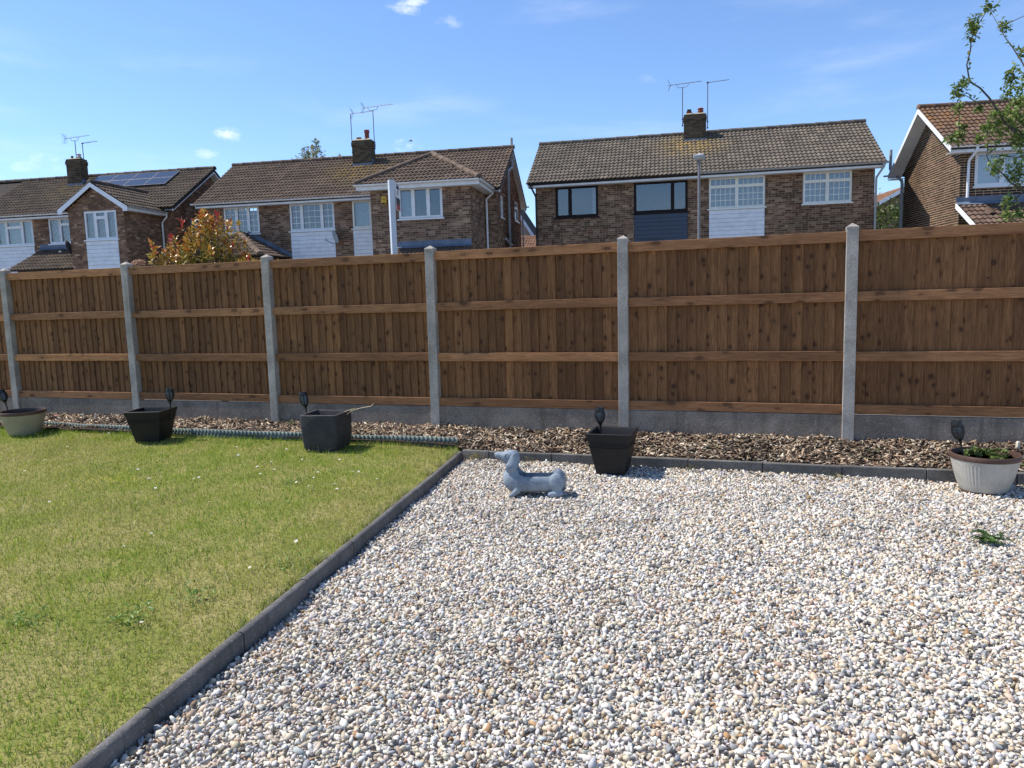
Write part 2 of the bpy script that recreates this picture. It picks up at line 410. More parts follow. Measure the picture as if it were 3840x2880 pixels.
def mulch_z(x, y):
    left = .5 * (1 - np.tanh((x + 2.66) / .04)); y0 = 6.36 + .06 * left; z0 = .068 + .075 * left
    f = np.clip((y - y0) / (6.84 - y0), 0, 1)
    return z0 + (.222 - z0) * f ** .85 + .012 * fence_noise(x * 6, y * 6, 1.6, 3)
m = MB(); xs = np.linspace(-12.5, 5, 300); ysn = np.linspace(6.37, 6.86, 12); vv = []
for y in ysn:
    zz = mulch_z(xs, np.full_like(xs, y))
    vv += [(x, y, z) for x, z in zip(xs, zz)]
nX = len(xs)
m.add(vv, [(i * nX + k, i * nX + k + 1, (i + 1) * nX + k + 1, (i + 1) * nX + k) for i in range(11) for k in range(nX - 1)])
m.build('mulch_bed', M['soil'], smooth='all')['kind'] = 'structure'

# concrete edging stones: one run beside the lawn, one in front of the mulch bed
prof = [(0, -.07), (0, .073), (-.003, .080), (-.010, .0865), (-.020, .090), (-.032, .0895), (-.043, .083), (-.049, .071), (-.05, -.07)]
prof_flat = [(0, -.07), (0, .084), (-.002, .0885), (-.007, .090), (-.043, .0905), (-.048, .0885), (-.05, .083), (-.05, -.07)]
def edging_stone(L, name='edging_stone', prof=prof):
    m = MB(); n = len(prof); steps = [0, .004, L - .004, L]
    rings = []
    for i, y in enumerate(steps):
        s = .985 if i in (0, 3) else 1
        rings.append([(-.025 + (px + .025) * s, y, pz if pz < 0 else pz * (1 if s == 1 else .985)) for px, pz in prof])
    m.loft([list(reversed(r)) for r in rings]); return m.mesh(name)
me_edge = edging_stone(.598); me_edge.materials.append(M['edging'])
run = tag(empty('concrete_edging', (K0[0], K0[1], 0), math.atan2(KD[1], KD[0]) - math.pi / 2), 'dark grey concrete edging running from the near left corner between lawn and gravel', 'edging')
for i in range(-5, 7):
    o = link('edging_stone', me_edge, None, run, smooth=(i == -5)); o.location = (random.uniform(-.0025, .0025), i * .605, random.uniform(-.003, .003)); o.rotation_euler = (random.uniform(-.004, .004), random.uniform(-.012, .012), random.uniform(-.003, .003))
L_last = 4.365 - 7 * .605
m = link('edging_stone', edging_stone(max(.12, L_last)), M['edging'], run, smooth=True); m.location = (0, 7 * .605, .001)
run = tag(empty('concrete_edging', (1.28, 6.333, 0), -math.pi / 2 + math.pi), 'dark grey concrete edging between the gravel and the wood chip bed along the fence', 'edging')
run.rotation_euler = (0, 0, -math.pi / 2)
me_flat = edging_stone(.598, prof=prof_flat); me_flat.materials.append(M['edging'])
for i in range(-6, 4):
    o = link('edging_stone', me_flat, None, run); o.location = (random.uniform(-.002, .002), i * .605, random.uniform(-.003, .002)); o.rotation_euler = (random.uniform(-.004, .004), random.uniform(-.01, .01), random.uniform(-.003, .003))
o = link('edging_stone', edging_stone(.262, prof=prof_flat), M['edging'], run, smooth=True); o.location = (0, -6.445 * .605, 0)

# gravel stones
ico = []
ph = (1 + 5 ** .5) / 2
iv = np.array([(-1, ph, 0), (1, ph, 0), (-1, -ph, 0), (1, -ph, 0), (0, -1, ph), (0, 1, ph), (0, -1, -ph), (0, 1, -ph), (ph, 0, -1), (ph, 0, 1), (-ph, 0, -1), (-ph, 0, 1)]) / math.sqrt(1 + ph * ph)
itri = np.array([(0, 11, 5), (0, 5, 1), (0, 1, 7), (0, 7, 10), (0, 10, 11), (1, 5, 9), (5, 11, 4), (11, 10, 2), (10, 7, 6), (7, 1, 8), (3, 9, 4), (3, 4, 2), (3, 2, 6), (3, 6, 8), (3, 8, 9), (4, 9, 5), (2, 4, 11), (6, 2, 10), (8, 6, 7), (9, 8, 1)])
sp_ = .0156
gx, gy = np.meshgrid(np.arange(-3.0, 3.6, sp_), np.arange(1.1, 6.335, sp_))
gx = gx.ravel() + rng.uniform(-.011, .011, gx.size); gy = gy.ravel() + rng.uniform(-.011, .011, gy.size)
ok = (gx > kerb_x(gy) + .006) & (gy < 6.325) & (gx < -.35 + .52 * (gy - .6) + .55) & (gy > 1.25)
gx, gy = gx[ok], gy[ok]; N = len(gx)
def rand_rot(n, tilt=1.0):
    q = rng.normal(size=(n, 4)); q[:, 1:3] *= tilt; q /= np.linalg.norm(q, axis=1)[:, None]; w_, x, y, z = q.T
    return np.stack([1 - 2 * (y * y + z * z), 2 * (x * y - z * w_), 2 * (x * z + y * w_), 2 * (x * y + z * w_), 1 - 2 * (x * x + z * z), 2 * (y * z - x * w_), 2 * (x * z - y * w_), 2 * (y * z + x * w_), 1 - 2 * (x * x + y * y)], 1).reshape(n, 3, 3)
size = rng.lognormal(math.log(.0094), .32, N).clip(.005, .019)
shp = np.stack([rng.uniform(.95, 1.7, N), rng.uniform(.65, 1.05, N), rng.uniform(.4, .8, N)], 1)
jit = rng.uniform(.58, 1.28, (N, 12, 1))
V = iv[None] * jit * shp[:, None] * size[:, None, None]
V = np.einsum('nij,nkj->nki', rand_rot(N, .45), V)
zz = .012 * fence_noise(gx * 2.6, gy * 2.6, 1.5, 5) - .010 * np.clip(fence_noise(gx * 7, gy * 7, 1.4, 8) - .35, 0, 1) + rng.uniform(-.006, .006, N) + .003
V += np.stack([gx, gy, zz], 1)[:, None]
pal = np.array([(.70, .645, .565), (.74, .70, .645), (.66, .56, .43), (.55, .44, .31), (.43, .43, .425), (.29, .295, .30), (.14, .138, .138), (.42, .26, .13), (.48, .32, .235), (.34, .27, .20)])
pp = np.array([.27, .15, .18, .09, .12, .075, .04, .016, .018, .05])
patch = .05 * fence_noise(gx * 6, gy * 6, 1.5, 12) + .09 * fence_noise(gx * 1.4, gy * 1.4, 1.3, 11)
ci = rng.choice(len(pal), N, p=pp / pp.sum())
cl = pal[ci] * (1 + patch + rng.normal(0, .09, N))[:, None] * rng.normal(1, .025, (N, 3))
cl = np.clip(cl * np.array([.87, .86, .84]), .02, .74)
F = (itri[None] + (np.arange(N) * 12)[:, None, None]).reshape(-1, 3)
o = bulk('gravel', V.reshape(-1, 3), F, 3, M['stone'], col=np.repeat(cl, 12, 0))
tag(o, 'pale mixed gravel of white, cream and grey stones covering the right side', 'gravel')

# wood chips
def chips(n, px, py, pz, lmin, lmax, tilt=.5):
    L = rng.uniform(lmin, lmax, n) * .5; Wd = rng.uniform(.0025, .0095, n); T = rng.uniform(.0006, .0018, n)
    b = np.array([(-1, -1, -1), (1, -1, -1), (1, 1, -1), (-1, 1, -1), (-1, -1, 1), (1, -1, 1), (1, 1, 1), (-1, 1, 1)], float)
    V = b[None] * np.stack([L, Wd, T], 1)[:, None] * rng.uniform(.8, 1.15, (n, 8, 1))
    a = rng.uniform(0, 2 * math.pi, n); e = rng.normal(0, tilt, n); r = rng.normal(0, tilt, n)
    ca, sa, ce, se, c_, s_ = np.cos(a), np.sin(a), np.cos(e), np.sin(e), np.cos(r), np.sin(r); z = np.zeros(n); one = np.ones(n)
    Rz = np.stack([ca, -sa, z, sa, ca, z, z, z, one], 1).reshape(n, 3, 3); Ry = np.stack([ce, z, se, z, one, z, -se, z, ce], 1).reshape(n, 3, 3); Rx = np.stack([one, z, z, z, c_, -s_, z, s_, c_], 1).reshape(n, 3, 3)
    V = np.einsum('nij,nkj->nki', Rz @ Ry @ Rx, V) + np.stack([px, py, pz], 1)[:, None]
    F = (np.array([(0, 3, 2, 1), (4, 5, 6, 7), (0, 1, 5, 4), (1, 2, 6, 5), (2, 3, 7, 6), (3, 0, 4, 7)])[None] + (np.arange(n) * 8)[:, None, None]).reshape(-1, 4)
    return V.reshape(-1, 3), F
n = 21000
px = rng.uniform(-10.2, 3.3, n); py = 6.385 + .44 * rng.uniform(0, 1, n) ** .95 + np.where(px < -2.66, .06, 0) * rng.uniform(.6, 1, n); py = np.minimum(py, 6.835)
V, F = chips(n, px, py, mulch_z(px, py) + rng.uniform(.0, .016, n), .016, .075, .38)
cp = np.array([(.40, .29, .19), (.56, .46, .33), (.22, .14, .09), (.11, .07, .048), (.05, .034, .026), (.32, .235, .165), (.66, .58, .46)])
ci = rng.choice(7, n, p=[.24, .16, .18, .15, .11, .11, .05]); dk = np.where(fence_noise(px * 5, py * 9, 1.2, 21) > .25, .6, 1.0)
cl = np.clip(cp[ci] * rng.normal(1, .12, (n, 1)) * dk[:, None], .015, .8)
tag(bulk('wood_chips', V, F, 4, M['chip'], col=np.repeat(cl, 8, 0)), 'brown wood chip mulch filling the bed along the foot of the fence', 'wood chips')

n = 420; px = rng.uniform(-2.4, 2.4, n); py = rng.uniform(1.6, 6.3, n); ok = px > kerb_x(py) + .03; px, py = px[ok], py[ok]; py = np.where(rng.uniform(0, 1, len(px)) < .5, 6.32 - np.abs(rng.normal(0, .12, len(px))), py); n = len(px)
V, F = chips(n, px, py, .012 + .012 * fence_noise(px * 2.6, py * 2.6, 1.5, 5) + rng.uniform(0, .006, n), .014, .05, .25)
cl = np.array([(.10, .075, .055), (.22, .15, .10), (.35, .27, .18)])[rng.integers(0, 3, n)]
tag(bulk('leaf_litter', V, F, 4, M['chip'], col=np.repeat(cl, 8, 0)), 'scattered brown bits of bark and twig lying on the gravel', 'litter')

# grass
def blades(px, py, pz, hgt, wid, lean, col, name, label, cat, mat):
    n = len(px); a = rng.uniform(0, 2 * math.pi, n); la = rng.uniform(0, 2 * math.pi, n)
    tx, ty = np.cos(a) * wid * .5, np.sin(a) * wid * .5; lx, ly = np.cos(la) * lean * hgt, np.sin(la) * lean * hgt
    z = np.zeros(n); hz = hgt * np.sqrt(np.clip(1 - lean ** 2, .15, 1))
    P = np.stack([px, py, pz], 1)
    V = np.stack([P + np.stack([-tx, -ty, z - .004], 1), P + np.stack([tx, ty, z - .004], 1),
                  P + np.stack([tx * .85 + lx * .35, ty * .85 + ly * .35, hz * .6], 1), P + np.stack([-tx * .85 + lx * .35, -ty * .85 + ly * .35, hz * .6], 1),
                  P + np.stack([lx, ly, hz], 1)], 1)
    T = np.array([(0, 1, 2), (0, 2, 3), (3, 2, 4)]); F = (T[None] + (np.arange(n) * 5)[:, None, None]).reshape(-1, 3)
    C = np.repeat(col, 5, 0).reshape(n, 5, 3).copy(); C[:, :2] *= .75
    return tag(bulk(name, V.reshape(-1, 3), F, 3, mat, col=C.reshape(-1, 3)), label, cat)
def near_b(y): return np.clip((y - 5.6) / .6, 0, 1) * .5
A = 260000
px = rng.uniform(-9.6, -1.95, A); py = rng.uniform(1.0, 6.43, A)
edge_l = -2.27 - (py - 1.55) * (5.95 / 4.52) - .75
ok = (px < kerb_x(py) - .054) & (px > edge_l) & (rng.uniform(0, 1, A) < np.clip(1.12 - (py - 2) * .07, .75, 1))
px, py = px[ok], py[ok]; n = len(px)
pt = np.clip(fence_noise(px * 1.3, py * 1.3, 1.4, 31) * 1.5 + near_b(py), -1, 1); pt2 = fence_noise(px * 5, py * 5, 1.6, 32); dk = kerb_x(py) - px
near_bed = np.clip((py - 5.9) / .45, 0, 1)
hgt = rng.uniform(.016, .040, n) * (1 + .25 * pt2) + near_bed * rng.uniform(0, .034, n) + np.where((dk < .12) & (rng.uniform(0, 1, n) < .3), .02, 0)
tuft = (fence_noise(px * 2.2, py * 2.2, 1.7, 35) > .55) & (rng.uniform(0, 1, n) < .5)
hgt = hgt + tuft * rng.uniform(0, .02, n)
gcol = np.array([(.32, .39, .050), (.21, .32, .038), (.46, .45, .09), (.60, .51, .23), (.12, .21, .030)])
wts = np.stack([.34 + 0 * pt, .20 + .20 * pt + .22 * near_bed + .2 * tuft, .26 - .12 * pt, np.clip(.16 - .22 * pt - .14 * pt2, .015, 1), .07 + .04 * pt + .12 * near_bed + .08 * tuft], 1).clip(.01); wts /= wts.sum(1)[:, None]
ci = (rng.uniform(0, 1, n)[:, None] > np.cumsum(wts, 1)).sum(1).clip(0, 4)
gc = np.clip(gcol[ci] * rng.normal(1, .14, (n, 1)) * (1 + .10 * pt + .12 * pt2)[:, None], .01, .75)
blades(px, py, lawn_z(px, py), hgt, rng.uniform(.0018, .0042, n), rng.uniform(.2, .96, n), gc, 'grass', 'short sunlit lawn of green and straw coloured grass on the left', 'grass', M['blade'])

n = 2600; py = rng.uniform(1.4, 6.3, n); cl_ = fence_noise(py * 9, py * 4, 1.3, 77); px = kerb_x(py) - .052 - np.abs(rng.normal(0, .02, n)); ok = cl_ > -.25; px, py = px[ok], py[ok]; n = len(px)
blades(px, py, lawn_z(px, py) + .004, rng.uniform(.03, .075, n), rng.uniform(.002, .004, n), rng.uniform(.5, .97, n), np.array([(.50, .43, .22), (.24, .30, .05), (.16, .23, .035)])[rng.choice(3, n, p=[.4, .35, .25])] * rng.normal(1, .12, (n, 1)), 'grass', 'untrimmed tufts of grass hanging over the lawn side of the kerb', 'grass', M['blade'])
n = 1500; px = rng.uniform(-8.8, -2.1, n); py = rng.uniform(1.5, 6.3, n); ok = (px < kerb_x(py) - .06) & (px > -2.9 - (py - 1.55) * 1.316); px, py = px[ok], py[ok]; n = len(px)
blades(px, py, lawn_z(px, py), rng.uniform(.045, .095, n), rng.uniform(.002, .0035, n), rng.uniform(.3, .97, n), np.array([(.62, .55, .33), (.40, .44, .12), (.30, .38, .07)])[rng.integers(0, 3, n)] * rng.normal(1, .1, (n, 1)), 'grass', 'thin stray stalks and straws rising out of the lawn', 'grass', M['blade'])

# ------------------------------------------------------------------ fence
PX = [-10.819 + 1.93 * i for i in range(8)]
pm = MB()
def ring(h, z, dx=0): return [(-h, -h, z), (h, -h, z), (h, h, z), (-h, h, z)]
pm.loft([ring(.0455, -.15), ring(.0465, .2), ring(.0465, 1.995), ring(.0485, 1.999), ring(.0485, 2.014), ring(.004, 2.044)])
me_post = pm.mesh('concrete_post'); me_post.materials.append(M['post'])
plabels = {1: 'grey concrete fence post behind the round cream pot, at the left edge', 2: 'grey concrete fence post standing behind the left black square pot', 3: 'grey concrete fence post just left of the charcoal pot with dry stalks',
           4: 'grey concrete fence post behind the corner where lawn and gravel meet', 5: 'grey concrete fence post directly behind the black pot on the gravel', 6: 'grey concrete fence post nearest the right edge, left of the ribbed pot'}
for i, x in enumerate(PX):
    if i in (0, 7): continue
    o = link('concrete_post', me_post, None); o.location = (x, 6.85, 0); o.rotation_euler = (0, random.uniform(-.004, .004), random.uniform(-.02, .02))
    b = o.modifiers.new('bevel', 'BEVEL'); b.width = .006; b.segments = 2; b.limit_method = 'ANGLE'
    tag(o, plabels[i], 'fence post', 'concrete posts of the fence')
bm_ = MB(); bm_.box(-.0525, .0525, -.0048, .0048, 0, 1.515); me_board = bm_.mesh('board'); me_board.materials.append(M['board'])
rails_z = [1.893, 1.392, .890, .433]
plab = ['brown board fence panel left of the leftmost post, cut by the picture edge', 'brown board fence panel between the first and second posts from the left', 'brown board fence panel between the second and third posts from the left',
        'brown board fence panel between the third and fourth posts, behind the charcoal pot', 'brown board fence panel between the fourth and fifth posts, behind the dog planter', 'brown board fence panel between the fifth and sixth posts from the left', 'brown board fence panel right of the last post, cut by the picture edge']
glab = ['grey concrete gravel board left of the leftmost post', 'grey concrete gravel board under the first full fence panel from the left', 'grey concrete gravel board between the second and third posts from the left', 'grey concrete gravel board behind the charcoal pot with dry stalks',
        'speckled grey concrete gravel board behind the dog planter', 'speckled grey concrete gravel board right of the fifth post', 'grey concrete gravel board behind the ribbed pot at the right edge']
for i in range(7):
    xa, xb = PX[i] + .03, PX[i + 1] - .03
    pn = tag(empty('fence_panel', ((xa + xb) / 2, 6.85, 0)), plab[i], 'fence panel', 'wooden panels of the fence')
    Lr = xb - xa
    for k, z in enumerate(rails_z):
        m = MB(); hh = .083 + (.004 if k == 0 else 0)
        m.box(-Lr / 2, Lr / 2, -.020, .016, 0, hh)
        o = m.build('rail', M['rail'], pn, bevel=.0025); o.location = (0, 0, z + random.uniform(-.004, .004)); o.rotation_euler = (random.uniform(-.01, .01), random.uniform(-.0015, .0015), 0)
    nb = 21; pit = (Lr - .095) / (nb - 1)
    for k in range(nb):
        o = link('board', me_board, None, pn); o.location = (-Lr / 2 + .0475 + k * pit + random.uniform(-.003, .003), .0265 + random.uniform(-.0008, .0008), .440 + random.uniform(-.004, .006))
        o.rotation_euler = (random.uniform(-.0015, .0015), random.uniform(-.002, .002), R(-7.5) + random.uniform(-.02, .02))
        o.scale = (random.uniform(.96, 1.05), 1, 1)
    m = MB(); m.box(-Lr / 2, Lr / 2, -.017, .026, -.15, .427); o = m.build('gravel_board', M['gravelboard'], bevel=.005); o.location = ((xa + xb) / 2, 6.85, random.uniform(-.003, .002)); tag(o, glab[i], 'gravel board', 'concrete gravel boards under the fence')

# ------------------------------------------------------------------ garden objects: pots, torches, dog planter, corrugated edging
def rr_ring(h, r, z, n=5, k=1.0):
    r = max(min(r, h - 1e-3), 1e-3); P = []
    for cx, cy, a0 in ((h - r, h - r, 0), (-(h - r), h - r, 90), (-(h - r), -(h - r), 180), (h - r, -(h - r), 270)):
        for i in range(n):
            a = R(a0 + 90 * i / (n - 1)); P.append((cx + r * math.cos(a), cy + r * math.sin(a), z))
    return P


def plastic_mat(name, col, rough, bands=0.0, speck=None):
    t = NT(name); p = t.coord('Object'); n = t.noise(p, 9, 5, .6)
    c = t.mix(t.rng(n, .3, .75), tuple(v * .75 for v in col), tuple(v * 1.35 for v in col))
    dust = t.math('MULTIPLY', t.rng(t.noise(p, 26, 5, .7), .55, .85), .14); c = t.mix(dust, c, (.16, .15, .14))
    if bands:
        wv = t.noise(t.map(p, (3, 3, 90)), 2.2, 3, .6); t.bump(wv, bands, .006)
    else: t.bump(t.noise(p, 150, 3, .6), .25, .003)
    return t.fin(c, rough, .4)


M['pot_black'] = plastic_mat('pot_black_plastic', (.008, .0078, .0085), .6)
M['pot_charcoal'] = plastic_mat('pot_charcoal_plastic', (.040, .037, .041), .6, 1.0)
M['pot_cream'] = plain('pot_cream_plastic', (.33, .29, .20), .5, .35, .10, 9)
M['pot_ribbed'] = plain('pot_pale_grey_plastic', (.42, .40, .355), .5, .35, .10, 9)
M['pot_rim'] = plain('pot_brown_rim', (.085, .048, .036), .5, .35, .2, 12)
M['torch'] = plain('torch_black_plastic', (.013, .014, .016), .38, .45, .2, 20)
M['diffuser'] = plain('torch_white_diffuser', (.40, .43, .46), .35, .4, .06, 20)
M['straw'] = plain('dry_stalk', (.50, .40, .25), .8, .2, .25, 30)


def square_pot(name, loc, rz, top, bot, h, prof, cr_, mat, label, wall=.022):
    m = MB(); rings = [rr_ring(bot * .9, cr_, .0), ]
    for f, d in prof: rings.append(rr_ring(bot + (top - bot) * f + d, cr_, h * f))
    rings += [rr_ring(top - wall, max(cr_ - wall, .004), h), rr_ring(top - wall - .006, max(cr_ - wall, .004), h - .012), rr_ring(bot + (top - bot) * .55 - wall, max(cr_ - wall, .004), h * .55)]
    m.loft(rings)
    e = tag(empty(name, loc, rz), label, 'plant pot'); m.build('pot_body', mat, e, smooth=True, bevel=.0)
    m = MB(); m.loft([rr_ring(bot + (top - bot) * .6 - wall + .004, .01, h * .60), rr_ring(.01, .005, h * .615)]); m.build('compost', M['soil'], e)
    return e


taper = [(.02, 0), (.5, 0)] + [(f + s * .018, d) for f in (.655, .705, .755) for s, d in ((-1, 0), (-.6, .004), (.6, .004), (1, 0))] + [(.80, 0), (.865, 0), (.868, .004), (.995, .004), (1.0, .0015)]
square_pot('plant_pot', (-6.07, 6.13, .096), R(17), .193, .125, .345, taper, .012, M['pot_black'], 'black square tapered plant pot standing on the lawn')
square_pot('plant_pot', (-1.145, 6.11, .003), R(-1), .188, .118, .362, taper, .012, M['pot_black'], 'black square tapered plant pot standing on the gravel beside the dog planter')
bulge = [(.02, -.012), (.06, -.004), (.14, .004), (.3, .008), (.5, .010), (.7, .009), (.9, .005), (.965, .003), (.99, .002), (1.0, -.006)]
square_pot('plant_pot', (-3.93, 6.11, .094), R(6.5), .185, .165, .365, bulge, .035, M['pot_charcoal'], 'charcoal square pot with rounded corners and dry stalks on the lawn edge', .026)
# dry stalks in the charcoal pot
e = tag(empty('dry_stalks', (-3.83, 6.17, .31)), 'dry straw coloured stalks sticking out of the charcoal pot', 'dead plant')
for P in ([(0, 0, 0), (.04, .01, .09), (.13, .03, .155), (.24, .03, .185), (.33, .05, .20), (.37, .04, .23)], [(-.04, 0, 0), (-.02, -.02, .08), (.03, 0, .135), (.10, .02, .16), (.19, 0, .185)], [(-.05, -.03, .02), (-.03, -.03, .10), (.0, -.03, .125), (.02, -.05, .06)], [(-.02, .02, 0), (-.05, 0, .06), (-.09, -.02, .075), (-.10, -.03, .03)], [(-.22, -.05, .03), (-.27, -.06, .10), (-.31, -.05, .155)], [(-.20, -.06, .02), (-.23, -.08, .06), (-.26, -.10, .10)]):
    MB().tube(P, [.0055] + [.0042] * (len(P) - 2) + [.002], 6).build('stalk', M['straw'], e, smooth=True)


def round_pot(name, loc, r_top, r_bot, h, mat, label, ribs, rim=M['pot_rim'], tilt=0):
    e = tag(empty(name, loc), label, 'plant pot'); e.rotation_euler = (tilt, 0, 0)
    pr = [(r_bot * .97, .0), (r_bot, .012)]
    for i in range(1, 13):
        f = i / 12; pr.append((r_bot + (r_top * .965 - r_bot) * (f ** .72), .012 + (h - .05) * f))
    N = 112 if ribs else 48
    rad = (lambda a, i: 1 + (.020 * (abs(math.sin(a * 28)) - .5) if 2 <= i <= 12 else 0)) if ribs else None
    m = MB(); m.lathe(pr, N, rad=rad); m.build('pot_body', mat, e, smooth=True)
    m = MB(); z1 = h - .038
    m.lathe([(r_top * .93, z1), (r_top * .985, z1 + .001), (r_top, z1 + .010), (r_top * 1.005, h - .006), (r_top * .99, h), (r_top * .945, h), (r_top * .925, h - .012), (r_top * .90, h - .075)], 64); m.build('rim', rim, e, smooth=True)
    m = MB(); m.lathe([(r_bot * .99, -.001), (r_bot * 1.02, .004), (r_bot * 1.02, .018), (r_bot * 1.0, .021)], 48); m.build('base_ring', rim, e, smooth=True)
    m = MB(); m.lathe([(r_top * .90, h - .066), (r_top * .4, h - .060), (.01, h - .057)], 40); m.build('compost', M['soil'], e, smooth=True)
    return e


round_pot('plant_pot', (-7.96, 6.17, .098), .232, .148, .285, M['pot_cream'], 'round olive cream pot with a brown rim at the left edge of the lawn', False)
round_pot('plant_pot', (1.60, 6.09, .002), .226, .146, .285, M['pot_ribbed'], 'round pale ribbed pot with a brown rim, filled with green plants', True)


def leaf_cloud(P, D, Ln, Wd, cols, up=(0, 0, 1), fold=.25, curl=.2):
    """many 4-triangle leaves; P base points, D unit directions"""
    n = len(P); D = D / (np.linalg.norm(D, axis=1)[:, None] + 1e-9)
    rnd = rng.normal(size=(n, 3)) * .55 + np.array(up); S = np.cross(D, rnd); S /= np.linalg.norm(S, axis=1)[:, None] + 1e-9; Nn = np.cross(S, D)
    L = Ln[:, None]; Wv = Wd[:, None]
    V = np.stack([P, P + D * L * .45 + S * Wv * .5 + Nn * Wv * fold, P + D * L * .5, P + D * L * .45 - S * Wv * .5 + Nn * Wv * fold, P + D * L - Nn * L * curl], 1)
    T = np.array([(0, 1, 2), (0, 2, 3), (1, 4, 2), (2, 4, 3)]); F = (T[None] + (np.arange(n) * 5)[:, None, None]).reshape(-1, 3)
    return V.reshape(-1, 3), F, np.repeat(cols, 5, 0)


def rand_dir(n, zmin=-1, zmax=1):
    z = rng.uniform(zmin, zmax, n); a = rng.uniform(0, 2 * math.pi, n); s = np.sqrt(1 - z * z); return np.stack([s * np.cos(a), s * np.sin(a), z], 1)


# green plants in the ribbed pot
e = tag(empty('potted_plants', (1.60, 6.09, .232)), 'low green rosettes growing in the round ribbed pot', 'plant')
Ps, Ds, Ls, Ws, Cs = [], [], [], [], []
for k in range(30):
    a = random.uniform(0, 6.28); r = .165 * math.sqrt(random.random()); c0 = np.array([r * math.cos(a) + .015, r * math.sin(a), .006 + .05 * random.random()])
    nn = 13; Ps.append(np.tile(c0, (nn, 1))); Ds.append(rand_dir(nn, .05, .8)); Ls.append(rng.uniform(.024, .048, nn)); Ws.append(rng.uniform(.018, .032, nn))
    b = np.array([(.13, .18, .045), (.20, .25, .08), (.09, .12, .035)])[rng.integers(0, 3, nn)]; Cs.append(b * rng.normal(1, .15, (nn, 1)))
V, F, C = leaf_cloud(np.vstack(Ps), np.vstack(Ds), np.hstack(Ls), np.hstack(Ws), np.vstack(Cs), curl=-.15)
bulk('leaves', V, F, 3, M['leaf'], e, col=np.clip(C, .01, .6))


def torch(loc, rx, ry, label):
    e = tag(empty('solar_torch', loc), label, 'torch light', 'solar torches stuck in the pots'); e.rotation_euler = (rx, ry, random.uniform(0, .15))
    MB().tube([(0, 0, -.05), (0, 0, .12)], [.0065, .0075], 8).build('stake', M['torch'], e, smooth=True)
    m = MB(); m.lathe([(.0075, .118), (.010, .14), (.017, .155), (.027, .168), (.029, .172), (.024, .174)], 16); m.build('neck', M['torch'], e, smooth=True)
    prf = lambda f: .018 + .025 * math.sin(math.pi * (.06 + .74 * f)) ** .9
    z0, z1 = .168, .268
    for k in range(6):
        a = k * math.pi / 3; pts = [(prf(i / 8) * math.cos(a), prf(i / 8) * math.sin(a), z0 + (z1 - z0) * i / 8) for i in range(9)]
        MB().tube(pts, .0042, 6).build('cage_rib', M['torch'], e, smooth=True)
    for k in range(8):
        f = (k + .7) / 8.6; r0 = prf(f) * .985; m = MB(); z = z0 + (z1 - z0) * f
        m.lathe([(r0 - .003, z - .0032), (r0 + .002, z - .0032), (r0 + .002, z + .0032), (r0 - .003, z + .0032)], 20); m.f = m.f[:-2]; o_ = len(m.v)
        m.f += [(60 + q, 60 + (q + 1) % 20, (q + 1) % 20, q) for q in range(20)]
        m.build('cage_ring', M['torch'], e)
    m = MB(); m.lathe([(.012, z0 + .003), (.026, z0 + .02), (.035, z0 + .06), (.029, z1)], 16); m.build('diffuser', M['diffuser'], e, smooth=True)
    m = MB(); m.lathe([(.034, z1 - .006), (.0375, z1 - .003), (.038, z1 + .022), (.035, z1 + .028), (.027, z1 + .029), (.025, z1 + .025)], 24); m.build('cap', M['torch'], e, smooth=True)
    return e


torch((-8.16, 6.16, .33), 0, R(-17), 'black solar torch in the round cream pot at the left edge')
torch((-5.90, 6.22, .36), 0, R(2.5), 'black solar torch in the black pot on the lawn')
torch((-4.08, 6.04, .37), R(-1), R(-10), 'black solar torch in the charcoal pot with dry stalks')
torch((-1.26, 6.21, .25), 0, R(-3), 'black solar torch in the black pot on the gravel')
torch((1.46, 6.05, .235), 0, R(-13), 'black solar torch in the ribbed pot with green plants')

# dachshund planter: smooth-blended solid, meshed with surface nets
def surface_nets(f, lo, hi, n):
    ax = [np.linspace(lo[i], hi[i], n[i]) for i in range(3)]; X, Y, Z = np.meshgrid(*ax, indexing='ij'); G = f(X, Y, Z); st = [a[1] - a[0] for a in ax]
    s = G < 0; nx, ny, nz = G.shape
    acc = np.zeros((nx - 1, ny - 1, nz - 1, 3)); cnt = np.zeros((nx - 1, ny - 1, nz - 1))
    cor = [(i, j, k) for i in (0, 1) for j in (0, 1) for k in (0, 1)]
    sl = lambda a, c: a[c[0]:nx - 1 + c[0], c[1]:ny - 1 + c[1], c[2]:nz - 1 + c[2]]
    for a_ in cor:
        for b_ in cor:
            if sum(b_) - sum(a_) == 1 and all(q >= p for p, q in zip(a_, b_)):
                ga, gb = sl(G, a_), sl(G, b_); cr_ = (ga < 0) != (gb < 0); tt = np.where(cr_, ga / (ga - gb + 1e-12), 0)
                for d in range(3): acc[..., d] += np.where(cr_, a_[d] + tt * (b_[d] - a_[d]), 0)
                cnt += cr_
    use = cnt > 0; idx = -np.ones(use.shape, int); idx[use] = np.arange(use.sum()); I = np.argwhere(use)
    V = (I + acc[use] / cnt[use][:, None]) * np.array(st) + np.array(lo); F = []
    for d in range(3):
        a = np.moveaxis(s, d, 0); ch = a[:-1] != a[1:]; ids = np.moveaxis(idx, d, 0); ch = ch[:, 1:-1, 1:-1]; q = np.argwhere(ch)
        i, j, k = q[:, 0], q[:, 1] + 1, q[:, 2] + 1
        quad = np.stack([ids[i, j - 1, k - 1], ids[i, j, k - 1], ids[i, j, k], ids[i, j - 1, k]], 1)
        inside = a[:-1][:, 1:-1, 1:-1][q[:, 0], q[:, 1], q[:, 2]]; flip = inside if d != 1 else ~inside
        quad[~flip] = quad[~flip][:, ::-1]; F.append(quad)
    F = np.vstack(F); return V, F[(F >= 0).all(1)]


